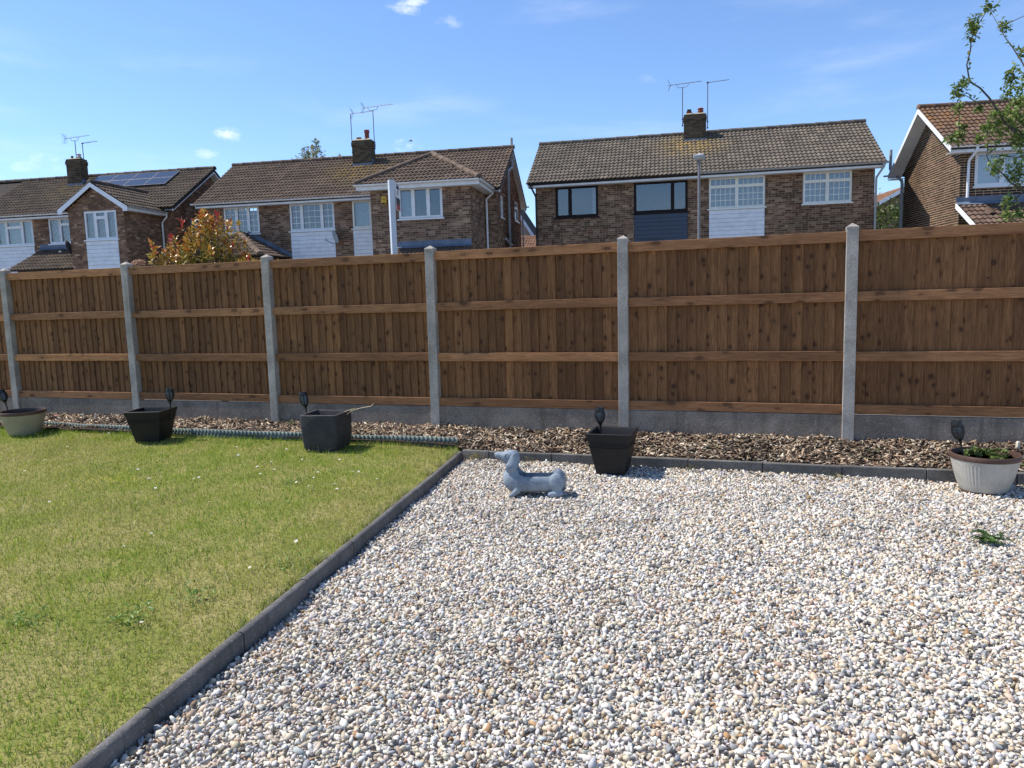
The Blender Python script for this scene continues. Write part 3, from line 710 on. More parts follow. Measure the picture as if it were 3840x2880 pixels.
def cap_(X, Y, Z, a, b, ra, rb, sy=1.0):
    a, b = np.array(a, float), np.array(b, float); d = b - a; px_, py_, pz_ = X - a[0], (Y - a[1]), Z - a[2]
    t_ = np.clip((px_ * d[0] + py_ * d[1] + pz_ * d[2]) / (d @ d), 0, 1)
    return np.sqrt((px_ - d[0] * t_) ** 2 + ((py_ - d[1] * t_) / sy) ** 2 + (pz_ - d[2] * t_) ** 2) - (ra + (rb - ra) * t_)
def ell(X, Y, Z, c, r): 
    k = np.sqrt(((X - c[0]) / r[0]) ** 2 + ((Y - c[1]) / r[1]) ** 2 + ((Z - c[2]) / r[2]) ** 2); return (k - 1) * min(r)
def smin(a, b, k): h = np.clip(.5 + .5 * (b - a) / k, 0, 1); return b + (a - b) * h - k * h * (1 - h)
def smax(a, b, k): return -smin(-a, -b, k)


def dog_sdf(X, Y, Z):
    Ya = np.abs(Y)
    b = cap_(X, Y, Z, (-.085, 0, .104), (.185, 0, .104), .087, .082, 1.0)                         # barrel
    b = smin(b, ell(X, Y, Z, (-.122, 0, .118), (.088, .082, .092)), .03)                            # chest
    b = smin(b, ell(X, Y, Z, (.203, 0, .124), (.064, .082, .084)), .025)                            # rump
    b = smin(b, cap_(X, Y, Z, (-.108, 0, .15), (-.130, 0, .262), .080, .055, .85), .035)            # neck
    b = smin(b, ell(X, Y, Z, (-.143, 0, .296), (.064, .049, .052)), .02)                            # skull
    b = smin(b, cap_(X, Y, Z, (-.172, 0, .288), (-.243, 0, .307), .044, .026, .85), .022)           # muzzle
    b = smin(b, ell(X, Y, Z, (-.264, 0, .318), (.010, .013, .009)), .006)                           # nose
    b = smin(b, ell(X, Ya, Z, (-.178, .034, .318), (.012, .008, .010)), .010)                       # brow
    b = smax(b, -ell(X, Ya, Z, (-.188, .0415, .308), (.0075, .006, .0065)), .003)                   # eye socket
    b = smin(b, ell(X, Ya, Z, (-.188, .037, .308), (.006, .0075, .006)), .001)                      # eyeball
    ear = smin(cap_(X, Ya, Z, (-.112, .050, .316), (-.136, .068, .232), .020, .042, .42), cap_(X, Ya, Z, (-.142, .070, .225), (-.150, .068, .205), .038, .025, .38), .01)
    b = smin(b, ear, .004)
    th = ell(X, Ya, Z, (.205, .072, .108), (.054, .028, .070)); b = smin(b, th, .008)               # thighs
    b = smin(b, cap_(X, Ya, Z, (.236, .074, .028), (.160, .080, .021), .026, .024, .9), .010)       # hind feet
    b = smin(b, cap_(X, Ya, Z, (-.080, .062, .115), (-.092, .074, .050), .036, .026, .8), .012)     # front legs
    b = smin(b, cap_(X, Ya, Z, (-.094, .076, .050), (-.128, .082, .017), .024, .019, .95), .008)
    for dx in (-.010, .0, .010): b = smin(b, ell(X, Ya, Z, (-.143, .082 + dx * 1.1, .013), (.013, .0062, .010)), .002)
    b = smin(b, cap_(X, Y, Z, (.258, .012, .15), (.262, .035, .035), .012, .009), .010)             # tail
    rim = .172 + .045 * np.clip((-.035 - X) / .05, 0, 1) ** 1.3 + .035 * np.clip((X - .135) / .05, 0, 1) ** 1.3   # open back
    cut = np.maximum(np.maximum(rim - Z, X - .176), -.075 - X); b = smax(b, -cut, .008)
    hol = np.maximum(cap_(X, Y, Z, (-.045, 0, .125), (.145, 0, .125), .072, .068, 1.0), .06 - Z); hol = smin(hol, np.maximum(cap_(X, Y, Z, (-.045, 0, .19), (.145, 0, .19), .072, .068, 1.0), .12 - Z), .004)
    b = smax(b, -hol, .006)
    return smax(b, -Z + .001, .003)


V, F = surface_nets(dog_sdf, (-.29, -.125, -.012), (.29, .125, .36), (194, 84, 124))
t = NT('speckled_blue_stone'); p = t.coord('Object')
n = t.noise(p, 7, 5, .6); c = t.mix(t.rng(n, .3, .7), (.15, .185, .225), (.27, .315, .36))
d1 = t.vor(p, 210); g = t.n('ShaderNodeSeparateColor'); t.l(t.vor(p, 210, out='Color'), g.inputs[0])
c = t.mix(t.math('MULTIPLY', t.math('MULTIPLY', t.rng(d1, .45, .2), t.rng(g.outputs[0], .62, .70)), t.rng(t.noise(p, 9, 3, .5), .35, .55, .35, 1)), c, (.62, .66, .68))
d2 = t.vor(t.map(p, loc=(3, 1, 2)), 260); c = t.mix(t.math('MULTIPLY', t.rng(d2, .22, .10), .6), c, (.045, .055, .07))
t.bump(t.noise(p, 240, 3, .6), .25, .002); M['dog'] = t.fin(c, .68, .3)
dog = bulk('dog_planter', V, F, 4, M['dog'], kind=None, smooth='all')
dog.location = (-1.63, 5.285, .004); dog.rotation_euler = (0, 0, R(11))
tag(dog, 'speckled blue grey dachshund shaped planter with an open back, on the gravel', 'planter')

# corrugated edging strip between lawn and bed
t = NT('corrugated_strip'); p = t.pos(); c = t.mix(t.rng(t.noise(p, 6, 5, .6), .3, .7), (.075, .10, .088), (.15, .185, .165))
c = t.mix(t.rng(p if False else t.noise(p, 30, 3, .6), .6, .8), c, (.12, .15, .10)); M['corr'] = t.fin(c, .6, .3, .0)
path = [(-10.4, 6.50), (-8.9, 6.49), (-8.07, 6.485), (-6.9, 6.45), (-6.2, 6.39), (-5.53, 6.375), (-4.6, 6.40), (-3.81, 6.415), (-3.2, 6.425), (-2.72, 6.435)]
px_, py_ = zip(*path); per = .046; xs = np.arange(-10.4, -2.70, per / 8)
pys = np.interp(xs, px_, py_)
e = tag(empty('lawn_edging_strip'), 'low grey green corrugated edging strip between the lawn and the wood chips', 'edging')
for tier in range(3):
    phs = (xs / per + .5 * tier) % 1.0; off = np.interp(phs, [0, .08, .45, .55, .92, 1.0], [0, .011, .011, 0, 0, 0]) ; z0 = .072 + tier * .040; z1 = z0 + .040
    top_wave = .004 * np.sin(xs * 2.1) + .003 * np.sin(xs * 5.3)
    n = len(xs); V = np.concatenate([np.stack([xs, pys - off, z0 + top_wave], 1), np.stack([xs, pys - off * .6 - .001, z1 + top_wave], 1), np.stack([xs, pys + .006, z1 + top_wave - .0005], 1)])
    i = np.arange(n - 1); F = np.concatenate([np.stack([i, i + 1, i + 1 + n, i + n], 1), np.stack([i + n, i + 1 + n, i + 1 + 2 * n, i + 2 * n], 1)])
    bulk('corrugated_band', V, F, 4, M['corr'], e, kind=None)

# daisies
M['petal'] = plain('daisy_petal', (.80, .80, .78), .6, .2, .04, 20); M['daisy_eye'] = plain('daisy_eye', (.62, .42, .04), .7, .2, .1, 20)
m = MB()
for k in range(11):
    a = 2 * math.pi * k / 11; m.add([(0.002 * math.cos(a), .002 * math.sin(a), 0), (.007 * math.cos(a - .28), .007 * math.sin(a - .28), .001), (.011 * math.cos(a), .011 * math.sin(a), .002), (.007 * math.cos(a + .28), .007 * math.sin(a + .28), .001)], [(0, 1, 2, 3)])
me_p = m.mesh('petals'); me_p.materials.append(M['petal'])
m = MB(); m.lathe([(.0038, 0), (.0034, .0022), (.001, .0032)], 8); me_e = m.mesh('eye'); me_e.materials.append(M['daisy_eye'])
m = MB(); m.tube([(0, 0, -.045), (.002, 0, 0)], .0008, 4); me_s = m.mesh('stem'); me_s.materials.append(M['leaf'])
spots = []
def dz(cx, cy, s, n_):
    for _ in range(n_): spots.append((random.gauss(cx, s), random.gauss(cy, s * .8)))
dz(-3.6, 5.6, .42, 22); dz(-3.1, 5.0, .35, 14); dz(-4.6, 5.3, .6, 10); dz(-6.8, 5.75, .7, 13); dz(-3.7, 3.9, .8, 10); dz(-4.7, 4.4, .5, 8); dz(-2.8, 2.7, .25, 3)
for x, y in spots:
    if x > kerb_x(y) - .1 or y > 6.3: continue
    e = tag(empty('daisy', (x, y, float(lawn_z(x, y)) + random.uniform(.030, .044))), 'small white daisy flowering in the short grass of the lawn', 'daisy', 'daisies scattered over the lawn')
    e.rotation_euler = (random.uniform(-.5, .5), random.uniform(-.5, .5), random.uniform(0, 6)); s = random.uniform(.75, 1.2); e.scale = (s, s, s)
    for nm, me in (('petals', me_p), ('eye', me_e), ('stem', me_s)): link(nm, me, None, e)
# patch of tiny yellow flowers
n = 260; px = rng.normal(-5.0, .30, n); py = 4.62 + (px + 5.0) * -.05 + rng.normal(0, .10, n); P = np.stack([px, py, lawn_z(px, py) + rng.uniform(.02, .036, n)], 1)
V, F, C = leaf_cloud(P, rand_dir(n, .0, .5), rng.uniform(.006, .011, n), rng.uniform(.007, .011, n), np.tile((.62, .52, .03), (n, 1)))
tag(bulk('yellow_flowers', V, F, 3, M['leaf'], col=C), 'patch of tiny yellow flowers in the lawn at the left', 'flowers')


# weeds
def weed(loc, n, L, zr, cols, label, cat='weed', wd=.28, spread=.02, name='weed', mat='leaf'):
    e = tag(empty(name, loc), label, cat); P = rng.normal(0, spread, (n, 3)); P[:, 2] = np.abs(P[:, 2]) * .6
    Ln = rng.uniform(L * .5, L, n); b = np.array(cols)[rng.integers(0, len(cols), n)] * rng.normal(1, .15, (n, 1))
    V, F, C = leaf_cloud(P, rand_dir(n, *zr), Ln, Ln * wd, np.clip(b, .01, .7), curl=.25); bulk('leaves', V, F, 3, M[mat], e, col=C, kind=None); return e
G = [(.055, .115, .025), (.085, .15, .035), (.04, .085, .02)]
weed((1.31, 4.86, .010), 70, .095, (.05, .45), G, 'flat green dandelion weed growing in the open gravel on the right', wd=.24, spread=.03)
weed((-.50, 6.25, .01), 60, .03, (0, .9), [(.10, .14, .04), (.18, .13, .05)], 'small straggly weed against the bed edging right of the dog planter', spread=.045)
weed((.62, 6.24, .01), 70, .026, (0, .8), [(.10, .15, .04), (.22, .2, .08)], 'small green weed at the bed edging left of the ribbed pot', spread=.05)
weed((-2.46, 6.26, .03), 90, .075, (.1, 1), [(.33, .24, .11), (.16, .17, .05), (.24, .16, .08)], 'tuft of dry grass where the two edgings meet', 'grass tuft', .07, .03, 'dry_grass_tuft')
weed((-1.93, 6.27, .01), 50, .035, (0, .9), [(.12, .15, .04), (.2, .12, .06)], 'small brownish weed at the bed edging behind the dog planter', spread=.04)
weed((2.05, 6.45, .12), 60, .05, (.1, .8), G, 'green weed in the wood chips right of the ribbed pot', spread=.03)
weed((.95, 6.62, .155), 36, .035, (.1, .8), G, 'small green weed in the wood chips by the sixth fence post', spread=.03)
weed((-.35, 6.60, .15), 26, .03, (.1, .8), G, 'small green weed in the wood chips right of the black gravel pot', spread=.03)
weed((-4.75, 6.70, .19), 36, .11, (.5, 1), G, 'thin grass clump in the wood chips left of the fourth post', 'grass tuft', .05, .012, 'grass_tuft')
for x, y, L in ((-2.75, 2.55, .05), (-2.62, 2.85, .04), (-3.2, 2.4, .045), (-2.42, 3.35, .042), (-3.5, 4.9, .035), (-5.6, 5.0, .035)):
    weed((x, y, float(lawn_z(x, y))), 70, L, (.1, .9), [(.17, .27, .045), (.23, .32, .07), (.12, .20, .035)], {-2.75: 'clump of broad leaved weeds in the near lawn beside the kerb', -2.62: 'green weed in the lawn edge just beyond the nearest weed clump', -3.2: 'green dandelion rosette in the near left lawn', -2.42: 'small dark green weed against the lawn kerb', -3.5: 'small weed rosette in the middle of the lawn', -5.6: 'small weed rosette in the far left lawn'}[x], wd=.3, spread=.06)
# pegs and a pink stone in the wood chips
M['peg'] = plain('pale_wood_peg', (.55, .50, .40), .8, .2, .2, 40); M['pink'] = plain('pink_stone', (.45, .22, .18), .8, .2, .2, 40)
for x, y, l in ((-7.72, 6.75, 'pale short wooden peg in the wood chips right of the cream pot'), (-7.52, 6.74, 'pale wooden peg in the wood chips, nearest the left black pot'), (1.99, 6.72, 'pale short wooden peg in the wood chips beside the ribbed pot')):
    m = MB(); m.loft([rr_ring(.013, .003, -.05), rr_ring(.012, .003, .045), rr_ring(.008, .003, .056)]); o = m.build('wooden_peg', M['peg']); o.location = (x, y, .205); o.rotation_euler = (.05, random.uniform(-.1, .1), .4); tag(o, l, 'peg')
m = MB(); V = iv * np.array([.045, .035, .03]) * rng.uniform(.9, 1.1, (12, 1)); m.add(V, [tuple(f) for f in itri]); o = m.build('pink_stone', M['pink']); o.location = (-8.12, 6.72, .215); tag(o, 'pinkish stone lying in the wood chips behind the cream pot', 'stone')
s_ = o.modifiers.new('sub', 'SUBSURF'); s_.levels = 2; s_.render_levels = 2

# ------------------------------------------------------------------ houses
BR3 = dict(pal=[(0.09, 0.053, 0.036), (0.118, 0.069, 0.045), (0.175, 0.107, 0.068), (0.23, 0.15, 0.094), (0.293, 0.197, 0.129), (0.191, 0.101, 0.062)], p=[.26, .20, .20, .16, .12, .06], mortar=(0.346, 0.246, 0.173), head=.33)
BR2 = dict(pal=[(0.102, 0.062, 0.042), (0.144, 0.086, 0.057), (0.203, 0.127, 0.084), (0.256, 0.168, 0.114), (0.31, 0.208, 0.142), (0.191, 0.102, 0.066)], p=[.22, .20, .22, .18, .12, .06], mortar=(0.346, 0.246, 0.181), head=.33)
BR1 = dict(pal=[(0.137, 0.08, 0.053), (0.186, 0.108, 0.069), (0.235, 0.135, 0.088), (0.289, 0.178, 0.114), (0.413, 0.277, 0.188)], p=[.22, .30, .26, .14, .08], mortar=(0.202, 0.136, 0.091), head=.25)
BR4 = dict(pal=[(0.046, 0.029, 0.021), (0.062, 0.038, 0.026), (0.083, 0.051, 0.036), (0.114, 0.072, 0.05)], p=[.32, .34, .22, .12], mortar=(0.663, 0.474, 0.299), head=.16)
BRC = dict(pal=[(0.06, 0.044, 0.031), (0.084, 0.06, 0.04), (0.109, 0.08, 0.052)], p=[.4, .35, .25], mortar=(0.178, 0.14, 0.09), head=.1)


def brick_face(m, P, u0, u1, z0, z1, style, holes=(), ufun=None, start=0):
    """courses of bricks on a plane; P(u, z, d) gives the point, d outwards; real recessed joints"""
    k = 0; z = z0; pal = style['pal']; cw = np.cumsum(style['p'])
    while z < z1 - .02:
        zt = min(z + .062, z1); zm = (z + zt) / 2; a, b = (u0, u1) if ufun is None else ufun(zm)
        spans = [(a, b)] if b - a > .05 else []
        for (h0, h1, hz0, hz1) in holes:
            if hz0 < zm < hz1:
                ns = []
                for s0, s1 in spans:
                    if h1 <= s0 or h0 >= s1: ns.append((s0, s1)); continue
                    if h0 > s0: ns.append((s0, h0))
                    if h1 < s1: ns.append((h1, s1))
                spans = ns
        for s0, s1 in spans:
            m.add([P(s0, z, -.0025), P(s1, z, -.0025), P(s1, z + .0755, -.0025), P(s0, z + .0755, -.0025)], [(0, 1, 2, 3)], tuple(v * random.uniform(.92, 1.08) for v in style['mortar']))
            u = s0 - (.1125 if k % 2 else 0) + random.uniform(-.01, .01) * 0
            while u < s1:
                L = .1025 if random.random() < style['head'] else .215
                e0, e1 = max(u, s0), min(u + L, s1); u += L + .012
                if e1 - e0 < .02: continue
                ci = int((random.random() > cw).sum()); c = pal[min(ci, len(pal) - 1)]; f = random.uniform(.82, 1.2); c = tuple(v * f for v in c); d = random.uniform(0, .0015)
                m.add([P(e0, z, -.012), P(e1, z, -.012), P(e1, zt, -.012), P(e0, zt, -.012), P(e0, z, d), P(e1, z, d), P(e1, zt, d), P(e0, zt, d)], [(4, 5, 6, 7), (0, 1, 5, 4), (1, 2, 6, 5), (2, 3, 7, 6), (3, 0, 4, 7)], c)
        z += .075; k += 1


def wall_part(parent, faces, style, name='brick_wall'):
    m = MB()
    for f in faces: brick_face(m, *f[0], style, **f[1])
    o = m.build(name, M['brick'], parent, colors=True); o['kind'] = 'stuff'; return o


def tile_mat(name, base, lichen=None, lcol=(.42, .27, .06), lrad=1.4, pale=.5):
    t = NT(name); r = t.math('FRACT', t.math('ADD', t.attr('rnd', 'Fac'), t.rand())); p = t.pos()
    c = t.mix(1, base, t.ramp(r, [(0, (.74, .73, .72)), (.3, (.92, .91, .9)), (.7, (1.08, 1.06, 1.04)), (1, (1.3, 1.27, 1.22))]), 'MULTIPLY')
    n = t.noise(p, 5, 6, .65); c = t.mix(t.math('MULTIPLY', t.rng(n, .35, .75), .5), c, tuple(v * .62 for v in base))
    sp = t.noise(p, 13, 4, .6); c = t.mix(t.math('MULTIPLY', t.rng(sp, .63, .70), pale), c, (.45, .42, .37))
    if lichen:
        d = t.vec('LENGTH', t.vec('MULTIPLY', t.vec('SUBTRACT', p, lichen), (.55, .55, 1.0)))
        lm = t.math('MULTIPLY', t.rng(d, lrad, .15), t.rng(t.noise(p, 6, 6, .7), .42, .62)); c = t.mix(t.math('MULTIPLY', lm, .85), c, lcol)
    t.bump(t.noise(p, 60, 3, .6), .4, .006)
    return t.fin(c, .9, .15)


TW = .30
def tile_mesh(g):
    """one double-roll concrete tile: x across 0.30, y up the slope, z normal"""
    xs = [0, .045, .062, .085, .112, .134, .147, .150]; hs = [.004, .0, .008, .026, .030, .024, .010, .004]
    X = xs + [x + .15 for x in xs[1:]]; Hh = hs + hs[1:]; V = []; n = len(X); Lt = g + .05
    for y, lift in ((0, .040), (Lt, .002)):
        for x, h in zip(X, Hh): V.append((x, y, h + lift))
    for x, h in zip(X, Hh): V.append((x, .001, h + .040 - .026))
    F = [(i, i + 1, n + i + 1, n + i) for i in range(n - 1)] + [(2 * n + i, 2 * n + i + 1, i + 1, i) for i in range(n - 1)]
    F += [(0, n, 2 * n), (n - 1, 3 * n - 1, 2 * n - 1)]
    return np.array(V), F


class House:
    def __init__(s, name, loc, rz, label, tilemat, cat='house'):
        s.e = tag(empty(name, loc, rz), label, cat); s.tiles = []; s.tm = tilemat
        s.mw = Matrix.Translation(loc) @ Matrix.Rotation(rz, 4, 'Z'); s.roofs = {}
    def P(s, *a): return s.e
    def world(s, x, y, z): return s.mw @ Vector((x, y, z))
    def slope(s, O, U, Vd, width, length, rows, keep=None, roof=None):
        O = np.array(O, float); U = np.array(U, float); Vd = np.array(Vd, float); U /= np.linalg.norm(U); Vd /= np.linalg.norm(Vd); Nn = np.cross(U, Vd)
        g = length / rows; cols = int(round(width / TW)); sx = width / cols / TW
        for r in range(rows):
            for c in range(cols):
                u, v = c * TW * sx, r * g
                if keep is not None and not keep(u + TW * sx / 2, v + g / 2): continue
                p = O + U * u + Vd * v + Nn * random.uniform(0, .004)
                s.tiles.append((np.c_[U * sx, Vd, Nn], p, g, roof))
    def finish_tiles(s, limit=300):
        inv = s.mw; d = []
        for k, (Rm, p, g, rf) in enumerate(s.tiles): d.append(((s.mw @ Vector(p)) - Vector(CAM)).length)
        order = np.argsort(d); cache = {}; big = set(order[:limit].tolist()); jv, jf, jr = [], [], []; off = 0; roof = None
        for k, (Rm, p, g, rf) in enumerate(s.tiles):
            gk = round(g, 3)
            if gk not in cache:
                V, F = tile_mesh(g); me = bpy.data.meshes.new('roof_tile'); me.from_pydata([tuple(v) for v in V], [], F); me.materials.append(s.tm); cache[gk] = (V, F, me)
            V, F, me = cache[gk]; tilt = rng.normal(0, .006, 2)
            if k in big:
                o = bpy.data.objects.new('roof_tile', me); COL.objects.link(o); o.parent = rf
                mt = np.eye(4); mt[:3, :3] = Rm; mt[:3, 3] = p; o.matrix_local = Matrix(mt.tolist()) @ Matrix.Rotation(tilt[0], 4, 'Z')
            else:
                jv.append(V @ Rm.T + p); jf += [tuple(i + off for i in f) for f in F]; off += len(V); jr += [random.random()] * len(V); roof = rf
        if jv:
            m = bpy.data.meshes.new('roof_tiles'); m.from_pydata([tuple(v) for v in np.vstack(jv)], [], jf); a = m.attributes.new('rnd', 'FLOAT', 'POINT'); a.data.foreach_set('value', np.array(jr, np.float32))
            link('roof_tiles', m, s.tm, roof)['kind'] = 'stuff'
    def ridge(s, a, b, roof, r=.125, name='ridge_tile', mat=None, L=.45):
        a, b = np.array(a, float), np.array(b, float); d = b - a; n = max(1, int(round(np.linalg.norm(d) / L))); st = np.linalg.norm(d) / n; t_ = d / np.linalg.norm(d)
        side = np.cross(t_, (0, 0, 1)); side /= np.linalg.norm(side); upv = np.cross(side, t_)
        m = MB(); V = []; k = 9
        for y, rr in ((0, r), (.02, r * 1.05), (.06, r * 1.05), (.07, r), (st + .02, r * .97)):
            for i in range(k): an = math.pi * (-.12 + 1.24 * i / (k - 1)); V.append((rr * math.cos(an), y, rr * math.sin(an) * .8))
        m.add(V, [(j * k + i, (j + 1) * k + i, (j + 1) * k + i + 1, j * k + i + 1) for j in range(4) for i in range(k - 1)] + [tuple(range(k))]); me = m.mesh(name); me.materials.append(mat or s.tm)
        for p_ in me.polygons: p_.use_smooth = True
        for i in range(n):
            o = bpy.data.objects.new(name, me); COL.objects.link(o); o.parent = roof; mt = np.eye(4); mt[:3, 0] = side; mt[:3, 1] = t_; mt[:3, 2] = upv; mt[:3, 3] = a + t_ * st * i + upv * random.uniform(-.006, .004)
            o.matrix_local = Matrix(mt.tolist()) @ Matrix.Rotation(random.uniform(-.012, .012), 4, 'X')
    def window(s, P, x0, x1, z0, z1, mat, cols, bars=None, transom=None, sill=True, curtain='curtain', sillmat=None, open_=None, fw_=.055, depth=.10, inset=.02, diamonds=False, side_lights=None):
        """P(u,z,d); cols: list of fractional mullion positions; bars: (nx per light list, ny); transom: z fraction above which top lights sit"""
        m = MB(); D0, D1 = -inset - depth, -inset
        def bx_(m_, a, b, c, d, e=D0, f=D1): 
            V = [P(a, c, f), P(b, c, f), P(b, d, f), P(a, d, f), P(a, c, e), P(b, c, e), P(b, d, e), P(a, d, e)]
            m_.add(V, [(0, 1, 2, 3), (7, 6, 5, 4), (0, 4, 5, 1), (1, 5, 6, 2), (2, 6, 7, 3), (3, 7, 4, 0)])
        bx_(m, x0, x1, z0, z0 + fw_); bx_(m, x0, x1, z1 - fw_, z1); bx_(m, x0, x0 + fw_, z0 + fw_, z1 - fw_); bx_(m, x1 - fw_, x1, z0 + fw_, z1 - fw_)
        edges = [x0 + fw_] ; xm = [x0 + (x1 - x0) * c for c in cols]
        for q in xm: bx_(m, q - fw_ * .6, q + fw_ * .6, z0 + fw_, z1 - fw_)
        cells = []; L = [x0 + fw_] + [v for q in xm for v in (q - fw_ * .6, q + fw_ * .6)] + [x1 - fw_]
        for i in range(len(cols) + 1):
            a, b = L[2 * i], L[2 * i + 1]
            tz = None if transom is None else (transom[i] if isinstance(transom, (list, tuple)) else transom)
            if tz:
                zt = z0 + (z1 - z0) * tz; bx_(m, a, b, zt - fw_ * .5, zt + fw_ * .5); cells += [(a, b, z0 + fw_, zt - fw_ * .5, i, 0), (a, b, zt + fw_ * .5, z1 - fw_, i, 1)]
            else: cells.append((a, b, z0 + fw_, z1 - fw_, i, 0))
        wo = m.build('window', mat, s.e)
        gb = MB(); has = False
        for (a, b, c, d, i, tp) in cells:
            fr = MB(); q = .028
            bx_(fr, a, b, c, c + q, D0 + .02, D1 + .012); bx_(fr, a, b, d - q, d, D0 + .02, D1 + .012); bx_(fr, a, a + q, c + q, d - q, D0 + .02, D1 + .012); bx_(fr, b - q, b, c + q, d - q, D0 + .02, D1 + .012)
            fr.build('casement', mat, wo)
            nx, ny = (1, 1) if bars is None else (bars[i] if not tp else (bars[i][0], 1))
            for kx in range(nx):
                for ky in range(ny):
                    pa, pb = a + q + (b - a - 2 * q) * kx / nx, a + q + (b - a - 2 * q) * (kx + 1) / nx; pc, pd = c + q + (d - c - 2 * q) * ky / ny, c + q + (d - c - 2 * q) * (ky + 1) / ny
                    g = MB(); y_ = D1 - .035; g.add([P(pa, pc, y_), P(pb, pc, y_), P(pb, pd, y_), P(pa, pd, y_)], [(0, 1, 2, 3)]); g.build('pane', M['glass'], wo)
            for kx in range(1, nx): xx = a + q + (b - a - 2 * q) * kx / nx; bx_(gb, xx - .009, xx + .009, c + q, d - q, D1 - .045, D1 - .022); has = True
            for ky in range(1, ny): zz_ = c + q + (d - c - 2 * q) * ky / ny; bx_(gb, a + q, b - q, zz_ - .009, zz_ + .009, D1 - .046, D1 - .021); has = True
            if diamonds:
                has = True; st = .16; W_, H_ = b - a - 2 * q, d - c - 2 * q
                for sgn in (1, -1):
                    k0 = -int(H_ / st) - 2
                    for k in range(k0, int(W_ / st) + int(H_ / st) + 3):
                        pts = []
                        xa = k * st
                        # line x = xa + sgn*z*0.62 clipped to the light
                        for z_ in np.linspace(0, H_, 25):
                            x_ = xa + sgn * z_ * .58 if sgn > 0 else xa - z_ * .58
                            if 0 <= x_ <= W_: pts.append((x_, z_))
                        if len(pts) > 1:
                            (xa_, za_), (xb_, zb_) = pts[0], pts[-1]; y_ = D1 - .030; w2 = .0045
                            gb.add([P(a + q + xa_ - w2, c + q + za_, y_), P(a + q + xa_ + w2, c + q + za_, y_), P(a + q + xb_ + w2, c + q + zb_, y_), P(a + q + xb_ - w2, c + q + zb_, y_)], [(0, 1, 2, 3)])
        if has: gb.build('glazing_bars', mat if not diamonds else M['galv'], wo)
        if sill:
            sm = MB(); bx_(sm, x0 - .05, x1 + .05, z0 - .045, z0 - .001, -.08, .05); sm.build('sill', sillmat or mat, wo)
        if curtain:
            cv = MB(); n_ = 60; V = []
            segs = {'curtain': [(0, 1)], 'white': [(0, 1)], 'sides': [(0, .16), (.84, 1)], 'right': [(.86, 1)], 'left': [(0, .3)]}[curtain]
            for f0, f1 in segs:
                k0 = int(n_ * (f1 - f0)) + 2; V = []
                for i in range(k0):
                    u = x0 + (x1 - x0) * (f0 + (f1 - f0) * i / (k0 - 1)); dd = -.20 + (.0 if curtain == 'white' else .022 * math.sin(u * 55) + .01 * math.sin(u * 131))
                    V += [P(u, z0, dd), P(u, z1, dd)]
                cv.add(V, [(2 * i, 2 * i + 2, 2 * i + 3, 2 * i + 1) for i in range(k0 - 1)])
            cv.build('blind' if curtain == 'white' else 'curtain', M['curtain_white' if curtain == 'white' else 'curtain'], wo, smooth='all')
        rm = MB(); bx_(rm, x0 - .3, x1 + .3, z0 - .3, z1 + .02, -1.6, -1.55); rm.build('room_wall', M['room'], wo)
        return wo
    def cladding(s, P, x0, x1, z0, z1, mat, pit=.148, name='cladding_board'):
        n = int(round((z1 - z0) / pit)); pit = (z1 - z0) / n
        bk = MB(); bk.add([P(x0, z0, -.03), P(x1, z0, -.03), P(x1, z1, -.03), P(x0, z1, -.03)], [(0, 1, 2, 3)]); cb = bk.build('cladding', M['roof_under'], s.e)
        for k in range(n):
            a, b = z0 + k * pit, z0 + (k + 1) * pit - .006; m = MB(); d0, d1 = .020, .006
            V = [P(x0, a, -.03), P(x1, a, -.03), P(x1, b, -.03), P(x0, b, -.03), P(x0, a, d0), P(x1, a, d0), P(x1, b, d1), P(x0, b, d1)]
            m.add(V, [(4, 5, 6, 7), (0, 1, 5, 4), (1, 2, 6, 5), (2, 3, 7, 6), (3, 0, 4, 7)]); m.build(name, mat, cb)
    def gutter(s, a, b, mat, r=.056, brackets=True):
        a, b = np.array(a, float), np.array(b, float); d = (b - a); Ln = np.linalg.norm(d); t_ = d / Ln; side = np.cross(t_, (0, 0, 1)); m = MB(); V = []; k = 9
        pro = [(r * math.cos(math.pi * (1 + i / (k - 1))), r * math.sin(math.pi * (1 + i / (k - 1)))) for i in range(k)]; pin = [(x * .86, z * .86) for x, z in reversed(pro)]; ring_ = pro + pin; n = len(ring_)
        for q in (a, b): V += [q + side * x + np.array([0, 0, z]) for x, z in ring_]
        m.add(V, [(i, (i + 1) % n, n + (i + 1) % n, n + i) for i in range(n)] + [tuple(range(n - 1, -1, -1)), tuple(range(n, 2 * n))])
        if brackets:
            for q in np.arange(.5, Ln, .95): c = a + t_ * q; m.box(c[0] - .012, c[0] + .012, c[1] - .062, c[1] + .062, c[2] - .064, c[2] + .004)
        return m.build('gutter', mat, s.e, smooth=True)
    def pipe(s, pts, mat, r=.036, name='downpipe', clips=()):
        m = MB(); m.tube(pts, r, 10)
        for c in clips: m.box(c[0] - r - .012, c[0] + r + .012, c[1] - r - .01, c[1] + r + .03, c[2] - .018, c[2] + .018)
        return m.build(name, mat, s.e, smooth=True)
